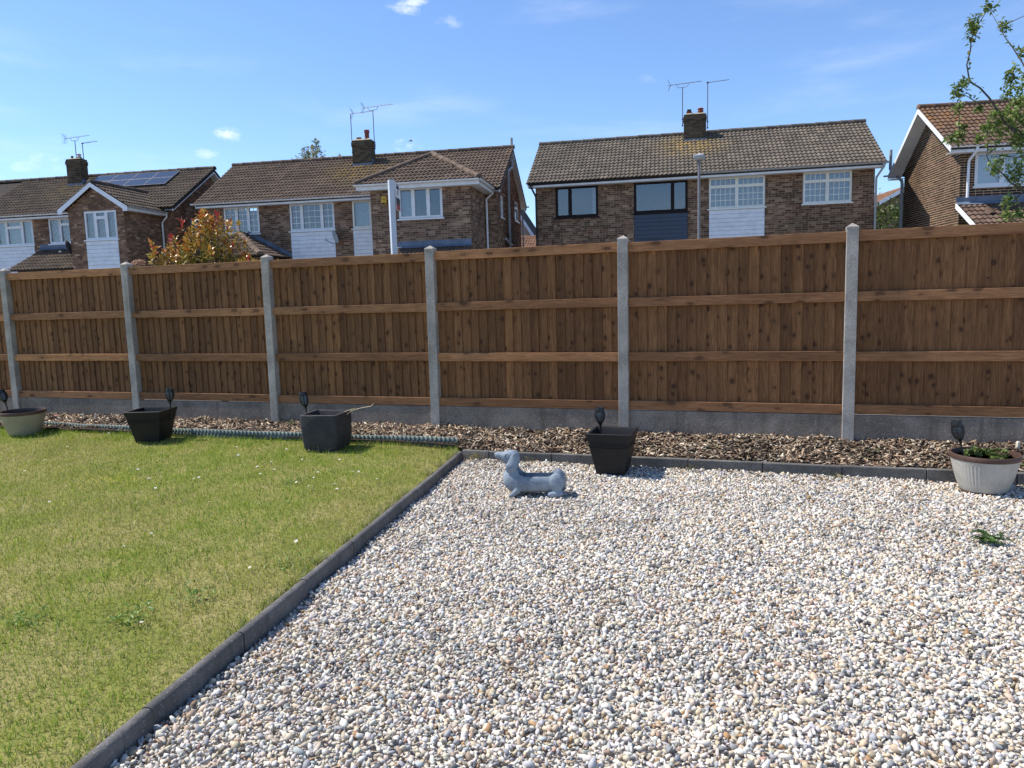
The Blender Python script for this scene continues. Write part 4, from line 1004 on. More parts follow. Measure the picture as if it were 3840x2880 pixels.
    def chimney(s, x0, x1, y0, y1, z0, z1, pots, style=BRC, cap=True):
        fr = lambda u, z, d: (u, y0 - d, z); lf = lambda u, z, d: (x0 - d, u, z); rt_ = lambda u, z, d: (x1 + d, u, z); bk = lambda u, z, d: (u, y1 + d, z)
        m = MB(); brick_face(m, fr, x0, x1, z0, z1, style); brick_face(m, rt_, y0, y1, z0, z1, style); brick_face(m, lf, y1, y0, z0, z1, style, ufun=lambda z: (y0, y1)); brick_face(m, bk, x0, x1, z0, z1, style)
        e_ = .022; zc = z1 - .225
        for fn, a, b in ((lambda u, z, d: (u, y0 - e_ - d, z), x0 - e_, x1 + e_), (lambda u, z, d: (x1 + e_ + d, u, z), y0 - e_, y1 + e_), (lambda u, z, d: (x0 - e_ - d, u, z), y0 - e_, y1 + e_)): brick_face(m, fn, a, b, zc, zc + .15, style)
        m.box(x0 - e_, x1 + e_, y0 - e_, y1 + e_, zc - .004, zc, style['mortar']); m.box(x0 - e_, x1 + e_, y0 - e_, y1 + e_, zc + .15, zc + .158, style['mortar'])
        ch = m.build('chimney', M['brick'], s.e, colors=True)
        m = MB(); c = .0
        m.loft([[(x0, y0, z1), (x1, y0, z1), (x1, y1, z1), (x0, y1, z1)], [(x0 + .10, y0 + .10, z1 + .075), (x1 - .10, y0 + .10, z1 + .075), (x1 - .10, y1 - .10, z1 + .075), (x0 + .10, y1 - .10, z1 + .075)]]); m.build('flaunching', M['mortar_wash'], ch, bevel=.01)
        for (px_, py_, kind) in pots:
            zb = z1 + .055; m = MB(); r = .095
            if kind == 'tall': m.lathe([(r * .95, 0), (r * .9, .02), (r * .9, .11), (r * 1.03, .12), (r * 1.03, .15), (r * .93, .16), (r * .95, .24), (r * 1.12, .25), (r * 1.14, .36), (r * 1.06, .37), (r * .9, .365)], 18, (px_, py_, zb)); m.build('chimney_pot', M['terracotta'], ch, smooth=True)
            elif kind == 'short': m.lathe([(r * .95, 0), (r * 1.0, .035), (r * 1.15, .055), (r * 1.15, .085), (r, .095), (r * .8, .09)], 18, (px_, py_, zb)); m.build('chimney_pot', M['terracotta'], ch, smooth=True)
            elif kind == 'hat':
                m.lathe([(r, 0), (r, .05), (r * 1.18, .07), (r * 1.18, .10), (r * 1.05, .115), (r * 1.05, .15), (r * 1.25, .165), (r * 1.3, .175), (r * .9, .205), (r * .2, .225)], 18, (px_, py_, zb)); m.build('chimney_pot', M['terracotta'], ch, smooth=True)
            elif kind == 'soot':
                m.lathe([(r, 0), (r, .055), (r * 1.15, .07), (r * 1.15, .095), (r * .95, .10)], 18, (px_, py_, zb)); po = m.build('chimney_pot', M['terracotta'], ch, smooth=True); m = MB(); m.lathe([(r * .88, .095), (r * .88, .175), (r * .7, .18)], 18, (px_, py_, zb)); m.build('cowl', M['soot'], ch, smooth=True)
            elif kind == 'lantern':
                m.lathe([(r * .9, 0), (r * 1.1, .02), (r * 1.1, .05), (r * .85, .06)], 18, (px_, py_, zb)); m.build('chimney_pot', M['terracotta'], ch, smooth=True); m = MB(); m.lathe([(r * .75, .055), (r * .75, .16), (r * .6, .165)], 16, (px_, py_, zb)); m.build('cowl', M['galv'], ch, smooth=True); m = MB(); m.lathe([(r * 1.05, .16), (r * 1.1, .17), (r * .3, .215)], 16, (px_, py_, zb)); m.build('cowl_cap', M['terracotta'], ch, smooth=True)
            elif kind == 'black': m.lathe([(r * .55, 0), (r * .55, .13), (r * .4, .135)], 14, (px_, py_, zb)); m.build('cowl', M['soot'], ch, smooth=True)
        m = MB(); m.box(x0 - .02, x1 + .02, y0 - .025, y0 - .013, z0 + .0, z0 + .14); m.box(x1 + .013, x1 + .025, y0 - .013, y1, z0 + .0, z0 + .3); m.slab([(x0 - .16, y0 - .17, z0 - .055), (x1 + .12, y0 - .17, z0 - .055), (x1 + .12, y0 - .013, z0 + .045), (x0 - .16, y0 - .013, z0 + .045)], .012); m.build('lead_flashing', M['lead'], ch)
        return ch


MM = .63
def up_vec(m=MM): return np.array([0, 1, m]) / math.sqrt(1 + m * m)


def main_roof(H, xl, xr, yr, ze, keep=None, rows=14, gable_l=True, gable_r=True, ridge_mat=None):
    zr = ze + MM * yr; ye = -.06; m = MB(); t_ = .10
    m.slab([(xl, ye, ze + MM * ye), (xr, ye, ze + MM * ye), (xr, yr, zr), (xl, yr, zr)], t_); m.slab([(xr, 2 * yr - ye, ze + MM * ye), (xl, 2 * yr - ye, ze + MM * ye), (xl, yr, zr), (xr, yr, zr)], t_)
    rf = m.build('roof', M['roof_under'], H.e); Ls = (yr - ye) * math.sqrt(1 + MM * MM)
    H.slope((xl - .02, ye - .045, ze + MM * ye - .02), (1, 0, 0), up_vec(), xr - xl + .04, Ls, rows, keep, rf)
    H.ridge((xl - .02, yr, zr + .02), (xr + .02, yr, zr + .02), rf, .135)
    return rf


def barge(H, x, sgn, yr, ze, mat=None, over=.4, depth=.17, soffit=True):
    """white barge boards on a gable at x; sgn=+1 right gable"""
    ye = -.03; zr = ze + MM * yr
    for (ya, yb) in ((ye, yr), (2 * yr - ye, yr)):
        za = ze + MM * ye - .012; zb = zr - .012; m = MB()
        V = []
        for xx in (x, x - sgn * .022):
            V += [(xx, ya, za), (xx, yb, zb), (xx, yb, zb - depth), (xx, ya, za - depth)]
        m.add(V, [(0, 1, 2, 3), (7, 6, 5, 4), (0, 4, 5, 1), (1, 5, 6, 2), (2, 6, 7, 3), (3, 7, 4, 0)]); m.build('barge_board', mat or M['upvc_shab'], H.e)
        if soffit:
            m = MB(); dz = .125; a = x - sgn * .025; b = x - sgn * (over + .03)
            m.slab([(a, ya, za - dz), (b, ya, za - dz), (b, yb, zb - dz), (a, yb, zb - dz)], .012); m.build('verge_soffit', M['upvc_shab'], H.e)


def fascia(H, x0, x1, y, z0, z1, mat, ywall):
    m = MB(); m.box(x0, x1, y, y + .022, z0, z1); m.box(x0, x1, y + .022, ywall, z0 + .004, z0 + .016); return m.build('fascia', mat, H.e)


def front(y): return lambda u, z, d: (u, y - d, z)
def rightw(x): return lambda u, z, d: (x + d, u, z)
def leftw(x): return lambda u, z, d: (x - d, -u, z)


def shell(H, x0, x1, y0, y1, z1, skip_front=True, gable_y=None, ze=None):
    """plain side and back walls behind the brick skins"""
    m = MB(); t_ = .1; prof_ = [(y0 + .02, 0), (y1, 0), (y1, z1)] + ([(gable_y, ze + MM * gable_y - .14)] if gable_y else []) + [(y0 + .02, z1)]
    m.prism(prof_, x0 + .015, x0 + t_, 'x'); m.prism(prof_, x1 - t_, x1 - .015, 'x'); m.box(x0 + t_, x1 - t_, y1 - t_, y1 - .001, 0, z1); m.box(x0 + t_, x1 - t_, y0 + .02, y1 - t_, 2.72, 2.8); m.box(x0 + .015, x1 - .015, y0 + .012, y0 + .02 + .06, 0, 1.55)
    m.build('wall', M['wall_side'], H.e)


ZB = 1.5    # bricks are laid from here up; the fence hides everything lower
# ---- pair with black and white windows (right of centre)
T3 = tile_mat('tiles_grey_brown', (.140, .117, .093), tuple(Vector((-8.07, 27.02, 0)) + Matrix.Rotation(R(6.3), 3, 'Z') @ Vector((5.9, 2.0, 7.0))), lrad=1.05, pale=.7, lcol=(.33, .22, .06))
H = House('brick_house', (-8.07, 27.02, 0), R(6.3), 'brown brick semi-detached pair with dark framed windows left and white framed windows right', T3)
rf = main_roof(H, -.07, 12.27, 3.03, 5.69)
barge(H, -.05, -1, 3.03, 5.69, over=.2, soffit=True); barge(H, 12.25, 1, 3.03, 5.69, over=.2)
W = front(.35)
hol = [(.92, 2.52, 4.38, 5.52), (3.83, 5.76, 2.9, 5.52), (6.50, 8.43, 2.9, 5.52), (9.70, 11.30, 4.41, 5.52)]
wall_part(H.e, [((W, .17, 12.03, ZB, 5.56), dict(holes=hol))], BR3)
shell(H, .17, 12.03, .35, 5.7, 5.55, gable_y=3.03, ze=5.69)
H.window(W, .92, 2.52, 4.38, 5.52, M['brown_frame'], [.34], curtain='right', fw_=.06)
H.window(W, 3.83, 5.76, 4.40, 5.52, M['brown_frame'], [.72], curtain=None, fw_=.06)
H.cladding(W, 3.84, 5.75, 2.9, 4.35, M['slate_board'])
H.window(W, 6.50, 8.43, 4.42, 5.52, M['cream'], [.5], bars=[(5, 3), (5, 3)], transom=.70, fw_=.045)
H.cladding(W, 6.51, 8.42, 2.9, 4.37, M['upvc_shab'])
H.window(W, 9.70, 11.30, 4.43, 5.52, M['cream'], [.5], bars=[(4, 3), (4, 3)], transom=.70, fw_=.045)
fascia(H, -.06, 12.26, .0, 5.50, 5.66, M['upvc_shab'], .35)
H.gutter((-.10, -.06, 5.675), (6.10, -.06, 5.665), M['black_plastic']); H.gutter((6.10, -.06, 5.675), (12.38, -.06, 5.67), M['grey_plastic'], .06)
H.pipe([(.07, -.06, 5.62), (.07, -.06, 5.52), (.19, .27, 5.20), (.19, .29, 5.1), (.19, .29, 0)], M['black_plastic'], .036)
H.pipe([(12.20, -.06, 5.62), (12.20, -.06, 5.50), (12.06, .27, 5.20), (12.06, .29, 5.1), (12.06, .29, 0)], M['grey_plastic'], .036)
m = MB(); m.box(4.0, 4.86, .33, .338, 3.42, 3.435); m.box(4.86, 4.875, .33, .338, 3.1, 3.435); m.build('cable', M['black_plastic'], H.e)
ch = H.chimney(5.67, 6.50, 2.46, 2.90, 7.20, 8.24, [(5.87, 2.68, 'soot'), (6.30, 2.68, 'hat')], BRC)
H.finish_tiles(); H3 = H


# aerials, dishes
def aerial(H, x, y, z0, z1, boom, ang, label, reflector=True, cradle=True, els=9, bracket=1):
    e_ = tag(empty('tv_aerial', tuple(H.world(x, y, z0)), H.e.rotation_euler[2]), label, 'aerial', 'television aerials on the chimneys')
    Hh = z1 - z0; MB().tube([(0, 0, -.35), (0, 0, Hh)], .017, 8).build('mast', M['aerial'], e_, smooth=True)
    m = MB(); m.box(-.03, .03, -.01, .05, -.34, -.30); m.box(-.03, .03, -.01, .05, -.10, -.06); m.build('bracket', M['soot'], e_)
    bm = empty('tmp'); bpy.data.objects.remove(bm)
    a0, a1 = boom; ca, sa = math.cos(ang), math.sin(ang); zb = Hh + (.14 if cradle else .0); til = .02
    pt = lambda q, dz=0, sd=0: (q * ca - sd * sa, q * sa + sd * ca, zb + til * q + dz)
    MB().tube([pt(a0), pt(a1)], .011, 6).build('boom', M['aerial'], e_)
    if cradle: MB().tube([pt(-.22), pt(-.21, -.08), pt(-.15, -.135), (0, 0, Hh), pt(.15, -.135), pt(.21, -.08), pt(.22)], .009, 6).build('cradle', M['aerial'], e_, smooth=True)
    for k in range(els):
        q = a0 + .16 + (a1 - a0 - .18) * k / (els - 1); MB().tube([pt(q, .012, -.085), pt(q, .012, .085)], .0045, 5).build('element', M['aerial'], e_)
    if reflector:
        m = MB()
        for sg in (1, -1):
            for k in range(4): q = a0 + .10 - .05 * k * .55; dz = sg * (.03 + .055 * k); m.tube([pt(q, dz, -.14), pt(q, dz, .14)], .0045, 5)
            m.tube([pt(a0 + .11, 0), pt(a0 + .10 - .09, sg * .20)], .006, 5)
        m.build('reflector', M['aerial'], e_)
    else:
        m = MB(); m.box(-.03, .05, -.02, .02, Hh - .02, Hh + .03); m.build('clamp', M['aerial'], e_)
    return e_


aerial(H3, 5.62, 2.6, 8.2, 9.30, (-.56, .72), R(-6), 'tall left aerial with cradle on the right-hand chimney')
aerial(H3, 6.56, 2.6, 8.05, 9.40, (-.06, .78), R(-8), 'plain right aerial on the right-hand chimney', reflector=False, cradle=False, els=8)


def dish(H, loc, face, label, mat, r=.30):
    """face: local direction the dish looks"""
    e_ = tag(empty('satellite_dish', tuple(H.world(*loc)), H.e.rotation_euler[2] + math.atan2(face[1], face[0]) - math.pi / 2), label, 'satellite dish', 'satellite dishes on the houses')
    m = MB(); n = 20; V = [(0, -.05, 0)]; F = []
    for j, f in enumerate((.35, .7, 1.0)):
        for k in range(n): a = 2 * math.pi * k / n; V.append((r * f * math.cos(a) * .88, -.05 + .06 * f * f, r * f * math.sin(a)))
    F += [(0, 1 + k, 1 + (k + 1) % n) for k in range(n)] + [(1 + j * n + k, 1 + (j + 1) * n + k, 1 + (j + 1) * n + (k + 1) % n, 1 + j * n + (k + 1) % n) for j in range(2) for k in range(n)]
    m.add(V, F); o = m.build('reflector', mat, e_, smooth='all'); sd = o.modifiers.new('s', 'SOLIDIFY'); sd.thickness = .008
    o.rotation_euler = (R(-18), 0, 0)
    MB().tube([(0, -.04, -r * .95), (0, .10, -r * 1.02), (0, .36, -r * .55)], .010, 6).build('arm', M['soot'], e_, smooth=True)
    m = MB(); m.box(-.03, .03, .33, .42, -r * .60, -r * .40); m.build('lnb', M['galv'], e_, bevel=.01)
    MB().tube([(0, -.06, 0), (.0, -.16, -.05), (0, -.30, -.06)], .018, 8).build('mount', M['soot'], e_, smooth=True)
    return e_


# ---- house with hipped extension (centre left)
o2 = Vector((-21.16, 24.24, 0)); T2 = tile_mat('tiles_brown', (.132, .096, .072), tuple(o2 + Matrix.Rotation(R(8), 3, 'Z') @ Vector((6.3, 1.7, 6.6))), lrad=1.2, pale=.6, lcol=(.26, .17, .05))
H = House('brick_house', tuple(o2), R(8), 'brown brick house with a hipped roof extension, a fat chimney and a vent pipe', T2)
ZE = 5.47; XA, XB, YA, ZA = 7.81, 12.15, -2.35, 5.45; ME = .575; XC = (XA + XB) / 2
ext_z = lambda x: ZA + ME * min(x - XA, XB - x)
def keep_main(u, v):
    x, y = .18 + u, -.06 + v / math.sqrt(1 + MM * MM); return not (XA - .1 < x < XB + .1 and ext_z(x) > ZE + MM * y + .03)
rf = main_roof(H, .2, 12.42, 3.05, ZE, keep_main)
barge(H, 12.40, 1, 3.05, ZE, over=.2); barge(H, .22, -1, 3.05, ZE, over=.2)
W = front(.35); hol = [(1.18, 2.69, 4.25, 5.31), (3.98, 5.82, 2.7, 5.31), (6.55, 8.2, 2.7, 5.31)]
wall_part(H.e, [((W, .45, 8.2, ZB, 5.36), dict(holes=hol)), ((W, 11.77, 12.2, ZB, 5.36), {})], BR2)
g_top = lambda z: ((.35 if z < 5.4 else max(.35, (z - ZE + .16) / MM)), (5.75 if z < 5.4 else min(5.75, 6.1 - (z - ZE + .16) / MM)))
gh = [(1.15, 1.65, 4.50, 5.33), (4.25, 5.15, 4.66, 5.50), (2.75, 3.25, 3.62, 4.48)]
wall_part(H.e, [((rightw(12.2), .35, 5.75, ZB, 7.25), dict(holes=gh, ufun=g_top))], BR1, 'gable_brick_wall')
m = MB(); m.prism([(.37, 0), (5.75, 0), (5.75, 5.36), (.37, 5.36)], .465, .56, 'x'); m.box(.56, 12.0, 5.65, 5.749, 0, 5.36); m.box(.56, 12.0, .37, 5.65, 2.72, 2.8); m.build('wall', M['wall_side'], H.e)
H.window(W, 1.18, 2.69, 4.25, 5.31, M['upvc'], [.36, .69], bars=[(2, 4), (2, 4), (2, 4)], curtain=None, fw_=.05)
H.window(W, 3.98, 5.82, 4.26, 5.31, M['upvc'], [.27, .72], bars=[(2, 4), (3, 4), (2, 4)], curtain=None, fw_=.05)
H.cladding(W, 3.99, 5.81, 2.7, 4.21, M['upvc_shab'])
H.window(W, 6.55, 8.05, 4.25, 5.31, M['cream'], [.5], curtain='curtain', fw_=.055)
H.cladding(W, 6.56, 8.19, 2.7, 4.20, M['upvc_shab'])
G = rightw(12.2)
H.window(G, 1.15, 1.65, 4.50, 5.33, M['upvc'], [], transom=.68, curtain='white', fw_=.045); H.window(G, 4.25, 5.15, 4.66, 5.50, M['upvc'], [], transom=.66, curtain='white', fw_=.05); H.window(G, 2.75, 3.25, 3.62, 4.48, M['upvc'], [], curtain='white', fw_=.045)
fascia(H, .2, 8.2, .0, 5.28, 5.43, M['upvc_shab'], .35); H.gutter((.05, -.06, 5.45), (8.1, -.06, 5.44), M['upvc'], .058)
# extension
wall_part(H.e, [((front(-2.0), 8.2, 11.77, ZB, 5.34), dict(holes=[(9.20, 10.78, 4.24, 5.32)])), ((rightw(11.77), -2.0, .35, ZB, 5.34), {})], BR2, 'extension_brick_wall')
m = MB(); m.box(8.21, 8.3, -1.98, .35, 0, 5.34); m.box(8.3, 11.75, -1.9, .35, 2.72, 2.8); m.build('extension_wall', M['wall_side'], H.e)
H.window(front(-2.0), 9.20, 10.78, 4.26, 5.32, M['upvc'], [.335, .675], curtain='left', fw_=.055)
za = ZA + ME * (XC - XA); ya = YA + (XC - XA); yv = (za - ZE) / MM
m = MB(); m.slab([(XA, YA, ZA), (XB, YA, ZA), (XC, ya, za)], .06); m.slab([(XB, YA, ZA), (XB, (ZA - ZE) / MM, ZA), (XC, yv, za), (XC, ya, za)], .06); m.slab([(XA, (ZA - ZE) / MM, ZA), (XA, YA, ZA), (XC, ya, za), (XC, yv, za)], .06)
r2_ = m.build('extension_roof', M['roof_under'], H.e); n_e = math.sqrt(1 + ME * ME); Le = (XC - XA) * n_e
H.slope((XA, YA - .05, ZA - .02), (1, 0, 0), (0, 1, ME), XB - XA, Le, 9, lambda u, v: min(u, XB - XA - u) > v / n_e - .09, r2_)
H.slope((XB + .05, YA, ZA - .02), (0, 1, 0), (-1, 0, ME), 4.8, Le, 9, lambda u, v: u > v / n_e - .09 and ZA + ME * v / n_e > ZE + MM * (YA + u) - .03, r2_)
H.ridge((XA - .03, YA - .03, ZA + .03), (XC, ya, za + .05), r2_, .12, 'hip_tile'); H.ridge((XB + .03, YA - .03, ZA + .03), (XC, ya, za + .05), r2_, .12, 'hip_tile'); H.ridge((XC, ya, za + .04), (XC, yv, za + .04), r2_, .12, 'ridge_tile')
m = MB(); m.box(XA, XB, YA + .04, YA + .062, 5.26, 5.42); m.box(XA, XB, YA + .062, -2.0, 5.264, 5.276); m.box(XB - .062, XB - .04, YA + .062, .3, 5.26, 5.42); m.box(11.77, XB - .062, -2.0, .3, 5.264, 5.276); m.build('extension_fascia', M['upvc_shab'], H.e)
H.gutter((XA - .05, YA - .03, 5.44), (XB + .02, YA - .03, 5.44), M['upvc'], .058); H.gutter((XB + .02, YA - .08, 5.44), (XB + .02, .25, 5.42), M['upvc'], .058, False)
H.pipe([(12.10, .16, 5.38), (12.10, .16, 5.27), (11.85, .20, 5.08), (11.85, .20, 4.95), (11.85, .20, 0)], M['upvc_shab'], .038)
H.pipe([(12.30, 3.35, 7.85), (12.30, 3.35, 6.85), (12.30, 3.3, 6.7), (12.27, 2.6, 6.45), (12.27, 2.55, 6.3), (12.27, 2.55, 0)], M['grey_plastic'], .055, 'vent_pipe'); H.pipe([(12.27, 2.5, 3.55), (12.27, 1.7, 3.72)], M['grey_plastic'], .05, 'waste_pipe'); H.pipe([(12.27, 2.5, 3.85), (12.27, 2.0, 3.93)], M['soot'], .022, 'waste_pipe')
H.pipe([(12.38, 6.14, 5.40), (12.38, 6.1, 5.30), (12.27, 5.85, 5.1), (12.27, 5.82, 0)], M['grey_plastic'], .036)
H.gutter((12.0, 6.16, 5.44), (12.52, 6.16, 5.44), M['grey_plastic'], .055, False)
H.chimney(5.90, 6.72, 2.32, 2.76, 6.90, 7.95, [(6.14, 2.54, 'short'), (6.48, 2.54, 'tall')], BRC)
# canopy below the extension window and hipped porch on the left
def lean_to(H, x0, x1, y0, z0, run, m_, rows, nm, flash=True, verge=None):
    mm = MB(); mm.slab([(x0, y0 - run, z0 - run * m_), (x1, y0 - run, z0 - run * m_), (x1, y0, z0), (x0, y0, z0)], .05); r_ = mm.build(nm, M['roof_under'], H.e)
    H.slope((x0, y0 - run - .03, z0 - run * m_ - .02), (1, 0, 0), (0, 1, m_), x1 - x0, run * math.sqrt(1 + m_ * m_), rows, None, r_)
    if flash:
        f = MB(); f.box(x0 - .05, x1 + .02, y0 - .016, y0 - .006, z0 + .02, z0 + .22); f.slab([(x0 - .05, y0 - .17, z0 - .17 * m_ + .068), (x1 + .02, y0 - .17, z0 - .17 * m_ + .068), (x1 + .02, y0 - .006, z0 + .075), (x0 - .05, y0 - .006, z0 + .075)], .012); f.build('lead_flashing', M['lead'], r_)
    return r_
lean_to(H, 9.18, 11.74, -2.0, 3.28, .9, .45, 4, 'canopy_roof')
ax, ay, az, ms, s_ = 2.14, -.2, 4.16, .52, 1.75
m = MB(); m.slab([(ax - s_, ay - s_, az - ms * s_), (ax + s_, ay - s_, az - ms * s_), (ax, ay, az)], .05); m.slab([(ax + s_, ay - s_, az - ms * s_), (ax + s_, .35, az - ms * s_), (ax, .35, az), (ax, ay, az)], .05); m.slab([(ax - s_, .35, az - ms * s_), (ax - s_, ay - s_, az - ms * s_), (ax, ay, az), (ax, .35, az)], .05)
pr_ = m.build('porch_roof', M['roof_under'], H.e); q_ = math.sqrt(1 + ms * ms)
H.slope((ax - s_, ay - s_ - .04, az - ms * s_ - .02), (1, 0, 0), (0, 1, ms), 2 * s_, s_ * q_, 7, lambda u, v: min(u, 2 * s_ - u) > v / q_ - .09, pr_)
H.slope((ax + s_ + .04, ay - s_, az - ms * s_ - .02), (0, 1, 0), (-1, 0, ms), s_ + .55, s_ * q_, 7, lambda u, v: u > v / q_ - .09, pr_)
H.ridge((ax + s_, ay - s_, az - ms * s_ + .04), (ax, ay, az + .05), pr_, .12, 'hip_tile'); H.ridge((ax - s_, ay - s_, az - ms * s_ + .04), (ax, ay, az + .05), pr_, .12, 'hip_tile'); H.ridge((ax, ay, az + .04), (ax, .33, az + .04), pr_, .12)
m = MB(); m.slab([(ax + .05, .33, az + .02), (ax + s_ + .1, .33, az - ms * s_ - .02), (ax + s_ + .1, .33, az - ms * s_ + .16), (ax + .05, .33, az + .20)], .012); m.build('lead_flashing', M['lead'], pr_)
m = MB(); m.box(ax - s_ + .2, ax + s_ - .2, ay - s_ + .25, .34, 0, az - ms * s_ - .05); m.build('porch_wall', M['wall_side'], H.e)
H.finish_tiles(); H2 = H
aerial(H2, 5.84, 2.5, 7.85, 9.05, (.0, 1.02), R(-4), 'left aerial on the fat chimney in the middle of the picture', cradle=False)
aerial(H2, 6.80, 2.5, 7.95, 9.12, (-.50, .88), R(-6), 'right aerial with a cradle on the fat chimney in the middle')
dish(H2, (5.93, .12, 3.96), (-.75, -.66), 'grey satellite dish beside the white boarding of the house with the extension', M['grey_plastic'], .27)
# alarm box
e = tag(empty('alarm_box', tuple(H2.world(8.70, -2.03, 4.91)), R(8)), 'yellow Yale alarm box on the brick extension wall', 'alarm box')
M['alarm'] = plain('alarm_yellow', (.62, .36, .045), .5, .35, .06, 8); M['alarm_dark'] = plain('alarm_dark', (.03, .012, .05), .4, .4, .1, 8)
m = MB(); m.prism([(-.095, .15), (-.10, -.05), (-.07, -.15), (.07, -.15), (.10, -.05), (.095, .15)], -.05, .03, 'y'); m.build('cover', M['alarm'], e, bevel=.012)
m = MB(); m.prism([(-.074, -.07), (-.062, -.13), (.062, -.13), (.074, -.07)], -.056, -.045, 'y'); m.build('lens', M['alarm_dark'], e)
def text_obj(body, size, mat, parent, loc, rot, name='lettering'):
    cu_ = bpy.data.curves.new(name, 'FONT'); cu_.body = body; cu_.size = size; cu_.align_x = 'CENTER'; cu_.extrude = .001
    o_ = bpy.data.objects.new(name, cu_); COL.objects.link(o_); dg = bpy.context.evaluated_depsgraph_get(); me = bpy.data.meshes.new_from_object(o_.evaluated_get(dg)); bpy.data.objects.remove(o_)
    o_ = link(name, me, mat, parent); o_.location = loc; o_.rotation_euler = rot; return o_
text_obj('Yale', .085, M['black_plastic'], e, (0, -.0525, .02), (R(90), 0, 0))

# ---- house with solar panels (left)
o1 = Vector((-30.22, 23.35, 0)); T1 = tile_mat('tiles_dull_brown', (.122, .093, .070), tuple(o1 + Matrix.Rotation(R(7.5), 3, 'Z') @ Vector((1.9, 1.9, 6.6))), lcol=(.20, .15, .07), lrad=1.1, pale=.5)
H = House('brick_house', tuple(o1), R(7.5), 'red brown brick house with solar panels and a gabled front bay at the left edge', T1)
XC, HW, ZA, YF = 6.15, 1.47, 5.29, -2.06
bay_z = lambda x: ZA + MM * (HW - abs(x - XC))
def keep1(u, v):
    x, y = -4.22 + u, -.06 + v / math.sqrt(1 + MM * MM); return x > -1.6 and not (abs(x - XC) < HW + .1 and bay_z(x) > ZE + MM * y + .03)
rf = main_roof(H, -4.2, 8.15, 3.06, ZE, keep1)
barge(H, 8.13, 1, 3.06, ZE, over=.35)
W = front(.35); hol = [(-.62, 1.22, 2.7, 5.30), (1.98, 3.7, 4.2, 5.30)]
wall_part(H.e, [((W, -1.6, 4.95, ZB, 5.36), dict(holes=hol)), ((W, 7.35, 7.76, ZB, 5.36), {})], BR1)
g_top = lambda z: ((.35 if z < 5.4 else max(.35, (z - ZE + .16) / MM)), (5.75 if z < 5.4 else min(5.75, 6.1 - (z - ZE + .16) / MM)))
wall_part(H.e, [((rightw(7.76), .35, 5.75, ZB, 7.25), dict(holes=[(1.65, 2.35, 4.45, 5.18)], ufun=g_top))], BR1, 'gable_brick_wall')
H.window(rightw(7.76), 1.65, 2.35, 4.45, 5.18, M['upvc'], [.55], curtain=None, fw_=.045)
m = MB(); m.box(-4.1, -1.6, .37, .45, 0, 5.36); m.box(-4.1, -4.0, .45, 5.75, 0, 5.36); m.box(-4.0, 7.6, 5.65, 5.749, 0, 5.36); m.box(-4.0, 7.6, .37, 5.65, 2.72, 2.8); m.build('wall', M['wall_side'], H.e)
H.window(W, -.62, 1.22, 4.24, 5.30, M['upvc'], [.28, .70], transom=[None, .72, None], curtain='curtain', fw_=.05)
H.cladding(W, -.61, 1.21, 2.7, 4.19, M['upvc_shab'])
H.window(W, 1.98, 3.7, 4.24, 5.30, M['upvc'], [.32], transom=[None, .74], curtain='curtain', fw_=.05, diamonds=True)
fascia(H, -4.2, 4.95, .0, 5.28, 5.43, M['upvc_shab'], .35); H.gutter((-4.2, -.06, 5.45), (4.72, -.06, 5.44), M['upvc_shab'], .058)
# bay
bt = lambda z: (XC - min(1.2, 1.2 if z < ZA - .15 else (ZA + MM * HW - .16 - z) / MM), XC + min(1.2, 1.2 if z < ZA - .15 else (ZA + MM * HW - .16 - z) / MM))
wall_part(H.e, [((front(-1.9), 4.95, 7.35, ZB, 6.1), dict(holes=[(5.62, 7.02, 2.7, 5.18)], ufun=bt)), ((rightw(7.35), -1.9, .35, ZB, ZA - .06), {})], BR1, 'bay_brick_wall')
m = MB(); m.box(4.96, 5.05, -1.88, .35, 0, ZA - .06); m.box(5.05, 7.33, -1.8, .35, 2.6, 2.66); m.build('bay_wall', M['wall_side'], H.e)
H.window(front(-1.9), 5.62, 7.02, 4.10, 5.18, M['upvc'], [.34, .68], transom=[None, .76, None], curtain='curtain', fw_=.05, diamonds=True)
H.cladding(front(-1.9), 5.63, 7.01, 2.7, 4.05, M['upvc_shab'])
yv = (ZA + MM * HW - ZE) / MM; zr = ZA + MM * HW
m = MB(); m.slab([(XC + HW, YF, ZA), (XC + HW, (ZA - ZE) / MM, ZA), (XC, yv, zr), (XC, YF, zr)], .06); m.slab([(XC - HW, (ZA - ZE) / MM, ZA), (XC - HW, YF, ZA), (XC, YF, zr), (XC, yv, zr)], .06); rb = m.build('bay_roof', M['roof_under'], H.e)
q_ = math.sqrt(1 + MM * MM)
H.slope((XC + HW + .04, YF, ZA - .02), (0, 1, 0), (-1, 0, MM), 3.6, HW * q_, 6, lambda u, v: ZA + MM * v / q_ > ZE + MM * (YF + u) - .05, rb)
H.slope((XC - HW - .04, YF + 3.6, ZA - .02), (0, -1, 0), (1, 0, MM), 3.6, HW * q_, 6, lambda u, v: ZA + MM * v / q_ > ZE + MM * (YF + 3.6 - u) - .05, rb)
H.ridge((XC, YF, zr + .03), (XC, yv, zr + .03), rb, .12)
for sg in (1, -1):
    m = MB(); V = []
    for yy in (YF - .02, YF + .005): V += [(XC + sg * (HW + .03), yy, ZA - .03), (XC, yy, zr - .005), (XC, yy, zr - .17), (XC + sg * (HW - .16), yy, ZA - .11), (XC + sg * (HW - .16), yy, ZA - .2), (XC + sg * (HW + .03), yy, ZA - .2)]
    m.add(V, [(0, 1, 2, 3, 4, 5), (11, 10, 9, 8, 7, 6)] + [(i, i + 6, (i + 1) % 6 + 6, (i + 1) % 6) for i in range(6)]); m.build('barge_board', M['upvc'], rb)
